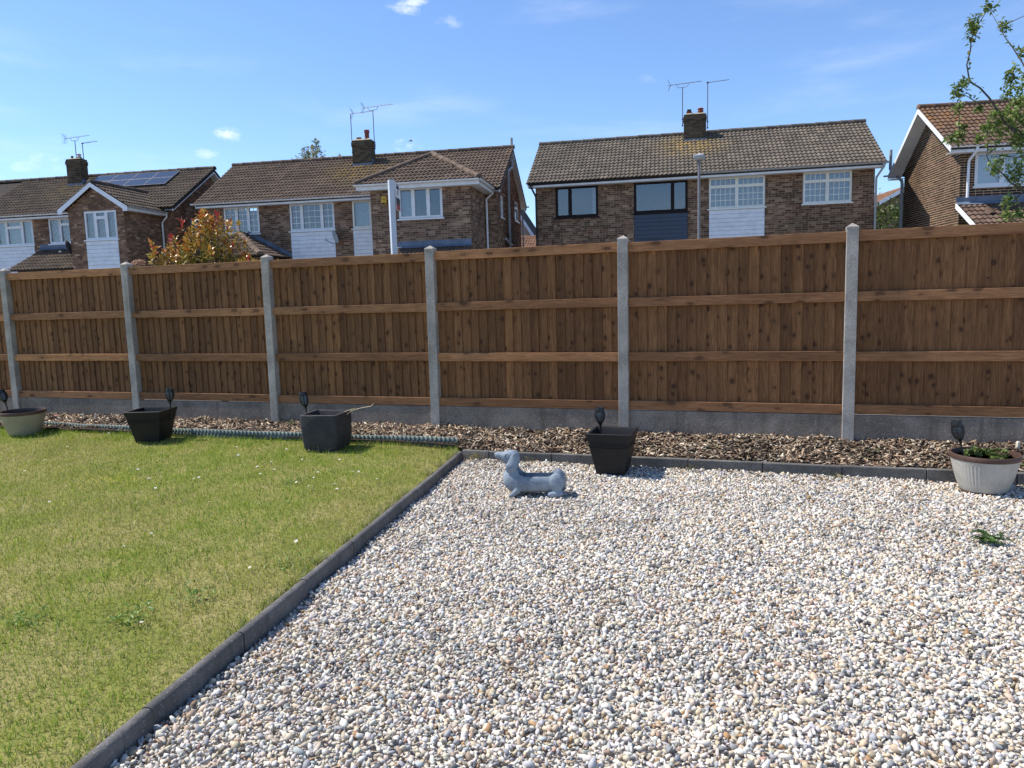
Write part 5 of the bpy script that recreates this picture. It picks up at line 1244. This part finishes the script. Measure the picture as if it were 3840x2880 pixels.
m = MB(); m.box(XC + HW - .03, XC + HW - .008, YF + .005, .3, ZA - .16, ZA - .01); m.box(7.35, XC + HW - .03, -1.9, .3, ZA - .156, ZA - .144); m.build('bay_fascia', M['upvc_shab'], H.e)
H.gutter((XC + HW + .05, YF, ZA - .005), (XC + HW + .05, .28, ZA - .02), M['grey_plastic'], .055, False)
H.pipe([(XC + HW + .05, .2, ZA - .06), (XC + HW + .05, .2, ZA - .20), (7.43, .22, ZA - .42), (7.43, .22, 0)], M['upvc_shab'], .036)
lean_to(H, 1.54, 4.94, .35, 4.02, 1.85, .5, 7, 'porch_roof')
m = MB(); m.box(1.75, 4.9, -1.2, .34, 0, 3.1); m.build('porch_wall', M['wall_side'], H.e)
H.pipe([(7.79, 1.2, 5.75), (7.79, 1.2, 4.6)], M['soot'], .012, 'cable')
H.chimney(1.45, 2.18, 2.28, 2.70, 6.88, 8.06, [(1.62, 2.49, 'black'), (1.98, 2.49, 'lantern')], BRC)
H.finish_tiles(); H1 = H
aerial(H1, 1.72, 2.62, 8.1, 8.93, (-.62, .80), R(-6), 'left aerial with a cradle on the dark chimney at the left')
aerial(H1, 2.10, 2.60, 8.1, 8.78, (-.04, .84), R(-8), 'short right aerial on the dark chimney at the left', reflector=False, cradle=False)
dish(H1, (4.86, -1.86, 3.86), (-.95, -.3), 'black satellite dish on the brick bay of the left house', M['soot'], .30)
# solar panels
t = NT('solar_cells'); p = t.coord('Object'); bk_ = t.n('ShaderNodeTexBrick'); bk_.offset = 0; t.l(p, bk_.inputs[0]); bk_.inputs['Scale'].default_value = 1
bk_.inputs['Brick Width'].default_value = .16; bk_.inputs['Row Height'].default_value = .16; bk_.inputs['Mortar Size'].default_value = .006; bk_.inputs[1].default_value = (.014, .018, .032, 1); bk_.inputs[2].default_value = (.016, .021, .037, 1); bk_.inputs[3].default_value = (.06, .065, .075, 1)
M['solar'] = t.fin(bk_.outputs[0], .16, .6)
m = MB(); m.box(0, .985, 0, .64, 0, .03); me_sol = m.mesh('panel'); me_sol.materials.append(M['solar'])
m = MB(); m.box(-.008, 0, -.008, .648, -.002, .033); m.box(.985, .993, -.012, .652, -.002, .036); m.box(0, .985, -.012, 0, -.002, .036); m.box(0, .985, .64, .652, -.002, .036); me_sf = m.mesh('frame'); me_sf.materials.append(M['aerial'])
U = Vector((1, 0, 0)); Vv = Vector(up_vec()); Nv = U.cross(Vv)
for r in range(2):
    for c in range(4):
        yy = 1.72 + r * .57; P_ = Vector((2.66 + c * 1.01, yy, ZE + MM * yy)) + Nv * .10
        e = link('solar_panel', me_sol, None, H1.e); e.matrix_local = Matrix(((U.x, Vv.x, Nv.x, P_.x), (U.y, Vv.y, Nv.y, P_.y), (U.z, Vv.z, Nv.z, P_.z), (0, 0, 0, 1)))
        link('frame', me_sf, None, e)

# ---- house at the right edge
o4 = Vector((5.53, 25.69, 0)); T4 = tile_mat('tiles_red_brown', (.135, .088, .065), tuple(o4 + Matrix.Rotation(R(9), 3, 'Z') @ Vector((.2, 1.9, 6.8))), lcol=(.22, .105, .035), lrad=1.2, pale=.35)
H = House('brick_house', tuple(o4), R(9), 'dark brick house with cream joints and a sunlit gable at the right edge', T4)
ZE = 5.59; rf = main_roof(H, -.05, 8.6, 2.72, ZE, rows=12)
barge(H, -.07, -1, 2.72, ZE, M['upvc'], over=.43, depth=.16)
g4 = lambda z: (-5.10 if z < 5.5 else max(-5.10, -(5.44 - (z - ZE + .16) / MM)), -.35 if z < 5.5 else min(-.35, -(z - ZE + .16) / MM))
wall_part(H.e, [((front(.35), .38, 8.3, ZB, 5.48), dict(holes=[(.78, 2.6, 4.38, 5.42)])), ((leftw(.38), -5.10, -.35, ZB, 7.2), dict(ufun=g4))], BR4)
m = MB(); m.box(8.2, 8.3, .37, 5.1, 0, 5.48); m.box(.5, 8.3, 5.0, 5.099, 0, 5.48); m.box(.5, 8.2, .37, 5.0, 2.72, 2.8); m.build('wall', M['wall_side'], H.e)
H.window(front(.35), .78, 2.6, 4.40, 5.42, M['upvc'], [.42], curtain='white', fw_=.06)
fascia(H, -.05, 8.6, .0, 5.38, 5.56, M['upvc_shab'], .35); H.gutter((-.08, -.06, 5.575), (8.6, -.06, 5.56), M['upvc'], .058)
m = MB(); m.box(.38 - .45, .38, 5.1, 5.46, 5.36, 5.38); m.build('eaves_soffit', M['upvc_shab'], H.e); H.gutter((-.2, 5.52, 5.56), (1.0, 5.52, 5.56), M['grey_plastic'], .055, False)
H.pipe([(.66, -.06, 5.52), (.66, -.06, 5.42), (.58, .26, 5.18), (.58, .29, 5.05), (.58, .29, 4.08)], M['upvc'], .040)
H.pipe([(.16, 5.95, 6.55), (.16, 5.95, 5.86), (.17, 5.85, 5.75), (.28, 5.05, 5.28), (.28, 5.0, 5.15), (.28, 5.0, 0)], M['grey_plastic'], .055, 'vent_pipe')
r4_ = lean_to(H, .34, 5.5, .35, 3.90, 2.0, .55, 8, 'porch_roof')
m = MB(); m.slab([(.30, .33, 3.92), (.30, -1.65, 3.92 - 1.98 * .55), (.30, -1.65, 3.77 - 1.98 * .55), (.30, .33, 3.77)], .03); m.build('barge_board', M['upvc'], r4_)
m = MB(); m.box(.5, 5.4, -1.4, .34, 0, 2.75); m.build('porch_wall', M['wall_side'], H.e)
m = MB(); V = []
for yy, k in ((-.50, 1.0), (-.12, .75)):
    for i in range(7): a = math.pi * i / 6; V.append((.98 + .125 * math.cos(a) * k, yy, 3.90 - (.35 - yy) * .55 + .04 + .075 * math.sin(a) * k))
m.add(V, [(i, i + 1, i + 8, i + 7) for i in range(6)] + [tuple(range(7, 14))]); m.build('vent_tile', T4, r4_, smooth=True)
H.finish_tiles(); H4 = H

# ------------------------------------------------------------------ street lamp and estate agent's board
e = tag(empty('street_lamp', (-1.54, 21.7, 0)), 'grey steel street lamp with a small flat head in front of the right houses', 'street lamp')
m = MB(); M['lamp_grey'] = plain('lamp_grey', (.20, .20, .20), .55, .35, .12, 6); m.tube([(0, 0, -.2), (0, 0, 1.2), (0, 0, 1.22), (0, 0, 5.05)], [.075, .075, .042, .036], 14); m.build('column', M['lamp_grey'], e, smooth=True)
m = MB(); m.loft([[(-.13, -.20, 5.10), (.14, -.20, 5.12), (.14, .16, 5.12), (-.13, .16, 5.10)], [(-.16, -.26, 5.18), (.17, -.26, 5.20), (.17, .2, 5.20), (-.16, .2, 5.18)], [(-.165, -.27, 5.27), (.175, -.27, 5.29), (.175, .21, 5.29), (-.165, .21, 5.27)], [(-.12, -.2, 5.30), (.13, -.2, 5.325), (.13, .16, 5.325), (-.12, .16, 5.30)]]); o = m.build('lamp_head', M['grey_plastic'], e, bevel=.02); o.scale = (.85, .85, .72); o.location = (0, 0, 5.1 * .28)
m = MB(); m.tube([(0, 0, 5.0), (0, 0, 5.14)], .048, 12); m.build('collar', M['lamp_grey'], e, smooth=True)
m = MB(); m.tube([(.02, -.03, 5.245), (.02, -.03, 5.29)], .03, 12); m.build('photocell', M['upvc'], e, smooth=True)

e = tag(empty('estate_agent_sign', (-4.72, 9.25, 0), R(45)), 'white estate agent sign post with a black and red board, behind the fence', 'sign')
m = MB(); m.box(-.036, .036, -.036, .036, -.3, 3.13); M['sign_white'] = plain('sign_white', (.60, .63, .66), .5, .3, .06, 5); m.build('post', M['sign_white'], e, bevel=.004)
M['sign_black'] = plain('sign_black', (.018, .017, .018), .45, .3, .1, 9); M['sign_red'] = plain('sign_red', (.36, .055, .03), .45, .3, .1, 9); M['sign_grey'] = plain('sign_grey', (.30, .31, .32), .5, .3, .1, 9)
bd = MB(); bd.box(-.004, .004, 0, .30, 0, .37); bo = bd.build('board', M['upvc'], e); bo.location = (.052, -.02, 2.74); bo.rotation_euler = (0, 0, R(0))
fd = R(-28); bo.rotation_euler = (0, 0, fd)
for nm, y0, y1, z0, z1, mt in (('black_band', 0, .30, .075, .165, 'sign_black'), ('red_band', 0, .30, .004, .075, 'sign_red'), ('name_block', .04, .26, .285, .32, 'sign_black'), ('logo', .09, .20, .205, .27, 'sign_grey'), ('title_block', .04, .25, .325, .355, 'sign_grey')):
    for sd in (-1, 1):
        q = MB(); q.box(sd * .0055 - .0012, sd * .0055 + .0012, y0, y1, z0, z1); q.build(nm, M[mt], bo)

# ------------------------------------------------------------------ apple tree behind the right end of the fence
tree = tag(empty('apple_tree', (3.15, 9.1, -.14)), 'small leafy apple tree with bare twisting branches behind the fence at the right', 'tree')
LB = {
 'B1': [(2.56, 9.0, 2.97), (2.38, 8.96, 3.15), (2.27, 8.92, 3.29), (2.22, 8.88, 3.37), (2.12, 8.85, 3.48), (2.03, 8.81, 3.52), (2.0, 8.77, 3.57), (1.96, 8.73, 3.68), (1.97, 8.69, 3.79), (1.98, 8.65, 3.89), (2.02, 8.62, 3.99), (2.05, 8.58, 4.05), (2.08, 8.54, 4.1), (2.1, 8.5, 4.14)],
 'B1s': [(2.21, 8.85, 3.32), (2.08, 8.79, 3.32), (2.0, 8.72, 3.36), (1.92, 8.66, 3.39), (1.85, 8.6, 3.37)],
 'B2': [(2.67, 9.2, 3.6), (2.61, 9.26, 3.76), (2.52, 9.32, 3.95), (2.46, 9.38, 4.09), (2.4, 9.44, 4.23), (2.36, 9.5, 4.37)],
 'B3': [(2.54, 8.8, 2.41), (2.4, 8.72, 2.49), (2.3, 8.63, 2.58), (2.17, 8.55, 2.69), (2.11, 8.47, 2.75), (2.09, 8.38, 2.86), (2.07, 8.3, 2.96)],
 'B3b': [(2.1, 8.4, 2.74), (2.17, 8.45, 2.81), (2.2, 8.5, 2.89)],
 'B4': [(2.38, 8.5, 2.05), (2.44, 8.6, 2.24), (2.45, 8.7, 2.33), (2.54, 8.8, 2.42), (2.66, 8.9, 2.49)],
 'B4b': [(2.28, 8.4, 2.19), (2.35, 8.5, 2.28), (2.44, 8.6, 2.35)],
 'B5': [(2.53, 9.2, 3.03), (2.5, 9.26, 3.19), (2.52, 9.32, 3.38), (2.54, 9.38, 3.61), (2.58, 9.44, 3.74), (2.62, 9.5, 3.83)],
 'B6': [(2.52, 9.0, 3.05), (2.32, 8.94, 3.14), (2.22, 8.88, 3.06), (2.14, 8.82, 2.97), (2.02, 8.76, 3.03), (1.91, 8.7, 2.97)],
 'B7': [(2.53, 8.8, 2.76), (2.41, 8.73, 2.74), (2.3, 8.67, 2.76), (2.25, 8.6, 2.68)],
 'B8': [(1.93, 8.7, 3.01), (1.93, 8.7, 3.16), (1.91, 8.7, 3.28)]}
to = np.array([3.15, 9.1, -.14]); m = MB(); m.tube([(0, 0, 0), (-.02, 0, .6), (.01, .01, 1.3), (-.03, 0, 2.0), (.02, .02, 2.6), (.05, .04, 3.3), (.12, .1, 4.2), (.15, .1, 4.8)], [.085, .072, .062, .055, .045, .035, .022, .008], 10); m.build('trunk', M['bark'], tree, smooth=True)
m = MB(); nodes = []
thick = {'B1': .0125, 'B2': .011, 'B3': .010, 'B4': .012, 'B5': .009, 'B6': .009, 'B7': .008}
join = {'B1': (.02, .02, 2.75), 'B2': (.05, .04, 3.3), 'B3': (-.03, 0, 2.1), 'B4': (-.03, 0, 2.25), 'B5': (.02, .02, 2.7), 'B6': (.02, .02, 2.7), 'B7': (.0, .02, 2.5)}
for k, P in LB.items():
    P = [np.array(p) - to for p in P]; r0 = thick.get(k, .007)
    if k in join:
        j = np.array(join[k]); P = ([j, j * .5 + P[0] * .5 + np.array([0, 0, .04])] if k != 'B4' else []) + P
        if k == 'B4': P = P + [j]
    n_ = len(P); rad = [r0 * (1 - .8 * i / (n_ - 1)) for i in range(n_)]
    if k == 'B4': rad = rad[::-1]
    P = [p + rng.normal(0, .008, 3) if 0 < i < n_ - 1 else p for i, p in enumerate(P)]
    m.tube(P, rad, 6)
    for i in range(n_ - 1):
        for f in np.linspace(0, 1, 6)[:-1]: nodes.append(P[i] * (1 - f) + P[i + 1] * f)
CL = [(2.09, 8.5, 4.13, 0.035), (2.0, 8.6, 4.03, 0.059), (1.98, 8.6, 3.95, 0.053), (2.46, 9.4, 4.19, 0.044), (2.61, 9.3, 3.88, 0.037), (2.55, 9.4, 3.72, 0.05), (2.53, 9.4, 3.61, 0.051), (2.49, 9.3, 3.48, 0.05), (2.54, 9.1, 3.33, 0.073), (2.52, 9.2, 3.24, 0.074), (2.37, 9.0, 3.12, 0.073), (2.32, 8.9, 3.02, 0.073), (2.12, 8.5, 3.0, 0.041), (2.13, 8.8, 2.95, 0.031), (1.86, 8.7, 2.97, 0.049), (1.92, 8.7, 2.97, 0.049), (1.96, 8.7, 3.07, 0.027), (1.9, 8.6, 3.43, 0.046), (1.87, 8.6, 3.37, 0.051), (1.95, 8.7, 3.51, 0.022), (1.91, 8.7, 3.28, 0.03), (2.26, 8.6, 2.68, 0.071), (2.19, 8.5, 2.61, 0.047), (2.45, 8.7, 2.62, 0.071), (2.45, 8.7, 2.52, 0.059), (2.59, 9.2, 3.14, 0.074), (2.52, 9.0, 2.97, 0.061), (2.32, 8.5, 2.29, 0.035), (2.3, 8.4, 2.15, 0.04), (2.43, 8.5, 2.16, 0.04), (2.11, 8.8, 3.24, 0.022), (2.28, 8.9, 3.2, 0.03), (2.63, 9.2, 3.48, 0.086), (2.67, 9.3, 3.26, 0.099), (2.63, 9.0, 2.82, 0.084),
      (2.42, 9.0, 3.22, .07), (2.60, 9.1, 3.02, .09), (2.66, 9.0, 2.66, .09), (2.50, 8.9, 2.90, .07), (2.64, 9.2, 3.62, .08), (2.80, 9.1, 3.0, .14), (2.85, 9.2, 3.5, .15), (2.9, 9.1, 2.6, .14), (3.1, 9.2, 3.9, .17), (3.3, 9.1, 3.3, .18), (3.2, 9.3, 4.5, .16), (3.5, 9.2, 3.7, .18)]
Pl, Dl = [], []
nodes = np.array(nodes)
for cx, cy, cz, r in CL:
    c = np.array([cx, cy, cz]) - to
    near = nodes[np.argmin(np.linalg.norm(nodes - c, axis=1))]
    m.tube([near, (near + c) / 2 + rng.normal(0, .01, 3), c + rng.normal(0, .008, 3)], [.0045, .0035, .002], 5)
    k = int(20 + 800 * r); k = min(k, 110)
    off = rng.normal(0, r * .52, (k, 3)) * np.array([1, 1, 1.1]); Pl.append(c + off); Dl.append(rand_dir(k, -.6, .9) + off / (r + .01) * .5 + np.array([0, 0, .1]))
k = 260; idx = rng.integers(0, len(nodes), k); Pl.append(nodes[idx] + rng.normal(0, .01, (k, 3))); Dl.append(rand_dir(k, -.3, 1))
m.build('limbs', M['bark'], tree, smooth=True)
Pl, Dl = np.vstack(Pl), np.vstack(Dl); n = len(Pl)
lc = np.array([(.12, .18, .040), (.16, .23, .052), (.24, .31, .08), (.075, .12, .03), (.28, .27, .08)])[rng.choice(5, n, p=[.32, .3, .17, .15, .06])] * rng.normal(1, .15, (n, 1))
Ln = rng.uniform(.034, .064, n); V, F, C = leaf_cloud(Pl, Dl, Ln, Ln * .52, np.clip(lc, .01, .4), curl=.2)
bulk('crown', V, F, 3, M['leaf'], tree, col=C)

# ------------------------------------------------------------------ photinia with red young leaves
ph_ = tag(empty('photinia_bush', (-7.3, 8.75, -.14)), 'photinia bush with red and orange young leaves rising above the fence at the left', 'bush')
bo_ = np.array([-7.3, 8.75, -.14]); m = MB(); Pl, Dl, Cl, Ll = [], [], [], []
hull_x = [-8.22, -8.05, -7.88, -7.74, -7.58, -7.42, -7.26, -7.12, -7.04, -6.95, -6.85, -6.72, -6.55, -6.47]; hull_z = [2.10, 2.20, 2.40, 2.50, 2.52, 2.66, 2.84, 2.70, 2.50, 2.36, 2.20, 2.02, 2.16, 2.10]
for k in range(520):
    x = random.uniform(-8.20, -6.48); zt = np.interp(x, hull_x, hull_z); top = random.random() ** 1.6; z = zt - top * (zt - 1.25) * .75 - .03; y = 8.75 + random.gauss(0, .20) * (1 + top)
    tip = np.array([x, y, z]); base = np.array([-7.3 + (x + 7.3) * .45, 8.75 + (y - 8.75) * .4, max(.5, z - random.uniform(.35, .6))])
    if k % 3 == 0: m.tube([base - bo_, (base * .4 + tip * .6) - bo_ + rng.normal(0, .015, 3), tip - bo_], [.007, .005, .003], 5)
    nn = random.randint(10, 16); hgt = np.linspace(0, 1, nn)[:, None]; Pn = tip - bo_ + np.array([0, 0, -.14]) * (1 - hgt) + rng.normal(0, .008, (nn, 3))
    a = np.arange(nn) * 2.4 + random.random() * 6; el = .1 + .9 * hgt[:, 0]; D = np.stack([np.cos(a) * (1 - .55 * hgt[:, 0]), np.sin(a) * (1 - .55 * hgt[:, 0]), el], 1) + rng.normal(0, .15, (nn, 3))
    Pl.append(Pn); Dl.append(D); Ll.append(rng.uniform(.06, .10, nn)); inner_depth = top
    young = np.clip(1.05 - inner_depth * 2.3 + rng.normal(0, .18, nn), 0, 1) * np.clip(hgt[:, 0] + .35, 0, 1)  # young red leaves sit at the top, green ones deeper in the bush
    red = np.array([(.46, .08, .03), (.58, .23, .04), (.54, .31, .05), (.46, .33, .06)])[rng.choice(4, nn, p=[.10, .28, .34, .28])]; gr = np.array([(.26, .23, .035), (.14, .15, .028), (.40, .29, .06)])[rng.integers(0, 3, nn)]
    if random.random() < .10 and top < .2: red = np.tile((.42, .035, .035), (nn, 1))
    Cl.append((red * young[:, None] + gr * (1 - young[:, None])) * rng.normal(1, .15, (nn, 1)))
m.tube([(0, 0, 0), (.02, 0, .8), (0, .02, 1.5), (.03, 0, 2.4)], [.05, .04, .03, .01], 8); m.build('stems', M['bark'], ph_, smooth=True)
Ll = np.hstack(Ll); V, F, C = leaf_cloud(np.vstack(Pl), np.vstack(Dl), Ll, Ll * .42, np.clip(np.vstack(Cl), .01, .6), fold=.22, curl=.12)
bulk('leaves', V, F, 3, M['leaf_gloss'], ph_, col=C)

# dry flower head
e = tag(empty('dry_flower_head', (-7.32, 7.4, -.14)), 'dry peach coloured flower head just showing over the fence', 'flower')
MB().tube([(0, 0, 0), (.02, 0, 1.2), (0, 0, 2.18)], .006, 6).build('stem', M['straw'], e, smooth=True)
n = 260; D = rand_dir(n, -.5, 1); P = np.array([0, 0, 2.20]) + D * np.array([.075, .06, .035]); V, F, C = leaf_cloud(P, D + rng.normal(0, .5, (n, 3)), rng.uniform(.012, .022, n), rng.uniform(.012, .02, n), np.array([(.55, .32, .20), (.62, .42, .28), (.42, .22, .14)])[rng.integers(0, 3, n)])
bulk('petals', V, F, 3, M['leaf'], e, col=C, kind=None)


# ------------------------------------------------------------------ further back: bush in the gap, conifer, two distant houses, clouds of garden trees
def shrub(name, loc, rx, ry, rz_, n, L, cols, label, cat='bush', trunk=True):
    e = tag(empty(name, loc), label, cat); D = rand_dir(n, -.7, 1); rr_ = rng.uniform(.35, 1.0, n) ** .5; lump = 1 + .22 * np.sin(D[:, 0] * 7 + loc[0]) * np.cos(D[:, 2] * 6 + D[:, 1] * 5)
    P = D * (rr_ * lump)[:, None] * np.array([rx, ry, rz_]) + np.array([0, 0, rz_ * .9]); c = np.array(cols)[rng.integers(0, len(cols), n)] * rng.normal(1, .18, (n, 1))
    Ln = rng.uniform(L * .6, L, n); V, F, C = leaf_cloud(P, D + rng.normal(0, .7, (n, 3)), Ln, Ln * .55, np.clip(c, .01, .5)); bulk('foliage', V, F, 3, M['leaf'], e, col=C)
    if trunk: MB().tube([(0, 0, -loc[2] - .14), (0, 0, rz_ * .6), (.05, 0, rz_ * 1.2)], [.08, .05, .015], 7).build('stem', M['bark'], e, smooth=True)
    return e
shrub('laurel_bush', (5.62, 37.3, 2.6), .95, .8, 1.38, 2600, .17, [(.09, .14, .03), (.14, .19, .045), (.05, .085, .02), (.17, .15, .05)], 'sunlit green bush in the gap between the two right houses')
shrub('garden_tree', (-13.4, 46.5, 3.0), .5, .5, 1.0, 700, .15, [(.03, .06, .02), (.05, .085, .025)], 'dark bush in the narrow gap left of the black windowed house')

# conifer behind the middle roof
cf = tag(empty('conifer', (-25.1, 38.6, -.14)), 'sparse pale green conifer top showing over the middle roof', 'tree')
m = MB(); Pl, Dl = [], []
for bx, by, zt, tl in ((-.05, 0, 10.75, .35), (.62, .1, 11.15, .30), (-1.0, .1, 10.2, .2), (2.2, .2, 10.15, .05)):
    m.tube([(bx * .2, by, 0), (bx * .7, by, 6), (bx, by, 9), (bx - .08, by, zt)], [.14, .10, .045, .008], 6)
    for z in np.arange(7.2, zt - .15, .13):
        f = (zt - z) / 3.4
        for q in range(5):
            a = random.random() * 6.28; L = (.22 + 1.0 * min(f, 1)) * random.uniform(.6, 1.15) * (.55 if z > zt - .9 else 1); b0 = np.array([bx, by, z]); d = np.array([math.cos(a), math.sin(a), .45]); tip = b0 + d * L
            m.tube([b0, b0 + d * L * .5 + np.array([0, 0, .02]), tip], [.012, .008, .003], 4)
            if z < zt - .55 or random.random() < .35:
                k = 14; ff = rng.uniform(.25, 1.05, k)[:, None]; Pl.append(b0 + d * L * ff + rng.normal(0, .03, (k, 3))); Dl.append(np.tile(d, (k, 1)) + rng.normal(0, .45, (k, 3)))
m.build('trunk', M['bark'], cf, smooth=True); Pl, Dl = np.vstack(Pl), np.vstack(Dl); n = len(Pl); Ln = rng.uniform(.10, .20, n)
V, F, C = leaf_cloud(Pl, Dl, Ln, Ln * .3, np.array([(.26, .30, .12), (.34, .36, .18), (.18, .22, .08), (.42, .32, .10)])[rng.integers(0, 4, n)]); bulk('crown', V, F, 3, M['leaf'], cf, col=C)

# distant house with two chimneys in the right gap
T5 = tile_mat('tiles_orange', (.24, .135, .085), None, pale=.1); ML = MM
H = House('distant_house', (5.1, 50.2, 0), R(14), 'far orange tiled house with two chimneys glimpsed between the right houses', T5)
m = MB(); m.slab([(0.2, -.3, 5.6), (0.2, 9, 5.6), (3.25, 9, 7.25), (3.25, -.3, 7.25)][::-1], .1); m.slab([(6.3, 9, 5.6), (6.3, -.3, 5.6), (3.25, -.3, 7.25), (3.25, 9, 7.25)][::-1], .1); r_ = m.build('roof', M['roof_under'], H.e)
H.slope((.2, 9, 5.6), (0, -1, 0), (3.05, 0, 1.65), 9.3, 3.47, 11, None, r_); H.ridge((3.25, -.3, 7.27), (3.25, 9, 7.27), r_, .12)
H.slope((6.3, -.3, 5.6), (0, 1, 0), (-3.05, 0, 1.65), 9.3, 3.47, 11, None, r_)
m = MB(); m.prism([(.4, 0), (6.1, 0), (6.1, 5.5), (3.25, 7.05), (.4, 5.5)], 0, .2, 'y'); m.box(.4, .5, .2, 8.8, 0, 5.5); m.box(6.0, 6.1, .2, 8.8, 0, 5.5); m.box(.5, 6.0, 8.7, 8.8, 0, 5.5); m.build('wall', M['wall_side'], H.e)
for xa, xb in ((.15, 3.25), (6.35, 3.25)):
    m = MB(); m.slab([(xa, -.33, 5.62), (xb, -.33, 7.28), (xb, -.33, 7.05), (xa, -.33, 5.39)], .03); m.build('barge_board', M['upvc'], H.e)
RB = dict(BRC, pal=[(.16, .07, .05), (.2, .09, .065), (.12, .06, .045)], mortar=(.2, .15, .12))
H.chimney(2.15, 2.85, 5.4, 6.0, 6.6, 7.62, [(2.5, 5.7, 'tall')], RB); H.chimney(1.0, 1.55, 12.4, 13.0, 6.0, 7.75, [(1.28, 12.7, 'tall')], RB)
m = MB(); m.box(-1.5, 4.5, 11.5, 15, 0, 6.6); m.build('rear_wall', M['wall_side'], H.e)
H.finish_tiles(0)
# distant gable in the left gap
H = House('distant_house', (-17.0, 43.6, 0), R(10), 'far house gable glimpsed in the narrow gap left of the black windowed house', T5)
m = MB(); m.slab([(4.4, -.3, 4.6), (4.4, 8, 4.6), (2.2, 8, 8.1), (2.2, -.3, 8.1)], .1); m.slab([(0, 8, 4.6), (0, -.3, 4.6), (2.2, -.3, 8.1), (2.2, 8, 8.1)], .1); m.build('roof', M['roof_under'], H.e)
M['peach'] = plain('peach_render', (.50, .36, .27), .85, .2, .1, 3)
m = MB(); m.prism([(.2, 0), (4.2, 0), (4.2, 4.75), (2.2, 7.9), (.2, 4.75)], 0, .2, 'y'); m.box(4.1, 4.2, .2, 7.8, 0, 4.7); m.build('wall', M['peach'], H.e)
m = MB(); m.slab([(4.45, -.33, 4.6), (2.2, -.33, 8.15), (2.2, -.33, 7.85), (4.45, -.33, 4.3)], .03); m.build('barge_board', M['upvc_shab'], H.e)
T6 = T5
m = MB(); m.slab([(3.6, -6, 3.7), (8.5, -6, 3.7), (8.5, -3, 4.9), (3.6, -3, 4.9)], .1); r_ = m.build('garage_roof', M['roof_under'], H.e); H.slope((3.6, -6, 3.7), (1, 0, 0), (0, 3, 1.2), 4.9, 3.23, 11, None, r_)
m = MB(); m.box(3.8, 8.3, -5.7, -3, 0, 3.7); m.build('garage_wall', M['wall_side'], H.e); H.finish_tiles(0)
shrub('garden_tree', (9.0, 72, 3.5), 3.2, 2, 3.2, 2500, .4, [(.06, .10, .03), (.09, .13, .04)], 'distant tree top behind the far chimneys', 'tree')

# a bird far up
e = tag(empty('bird', (-12.85, 27.0, 7.62), R(40)), 'tiny bird flying in the sky right of the fat chimney', 'bird'); e.scale = (.55, .55, .55)
m = MB(); m.tube([(-.16, 0, 0), (-.08, 0, .01), (.05, 0, .012), (.14, 0, .02), (.19, 0, .015)], [.006, .03, .04, .025, .006], 8); m.build('body', M['grey_plastic'], e, smooth=True)
for sg in (1, -1):
    m = MB(); m.add([(.06, sg * .02, .01), (-.05, sg * .02, .01), (-.06, sg * .22, .05), (-.02, sg * .40, .03), (.05, sg * .22, .06)], [(0, 1, 2, 4), (4, 2, 3)]); o = m.build('wing', M['grey_plastic'], e); sd = o.modifiers.new('s', 'SOLIDIFY'); sd.thickness = .008
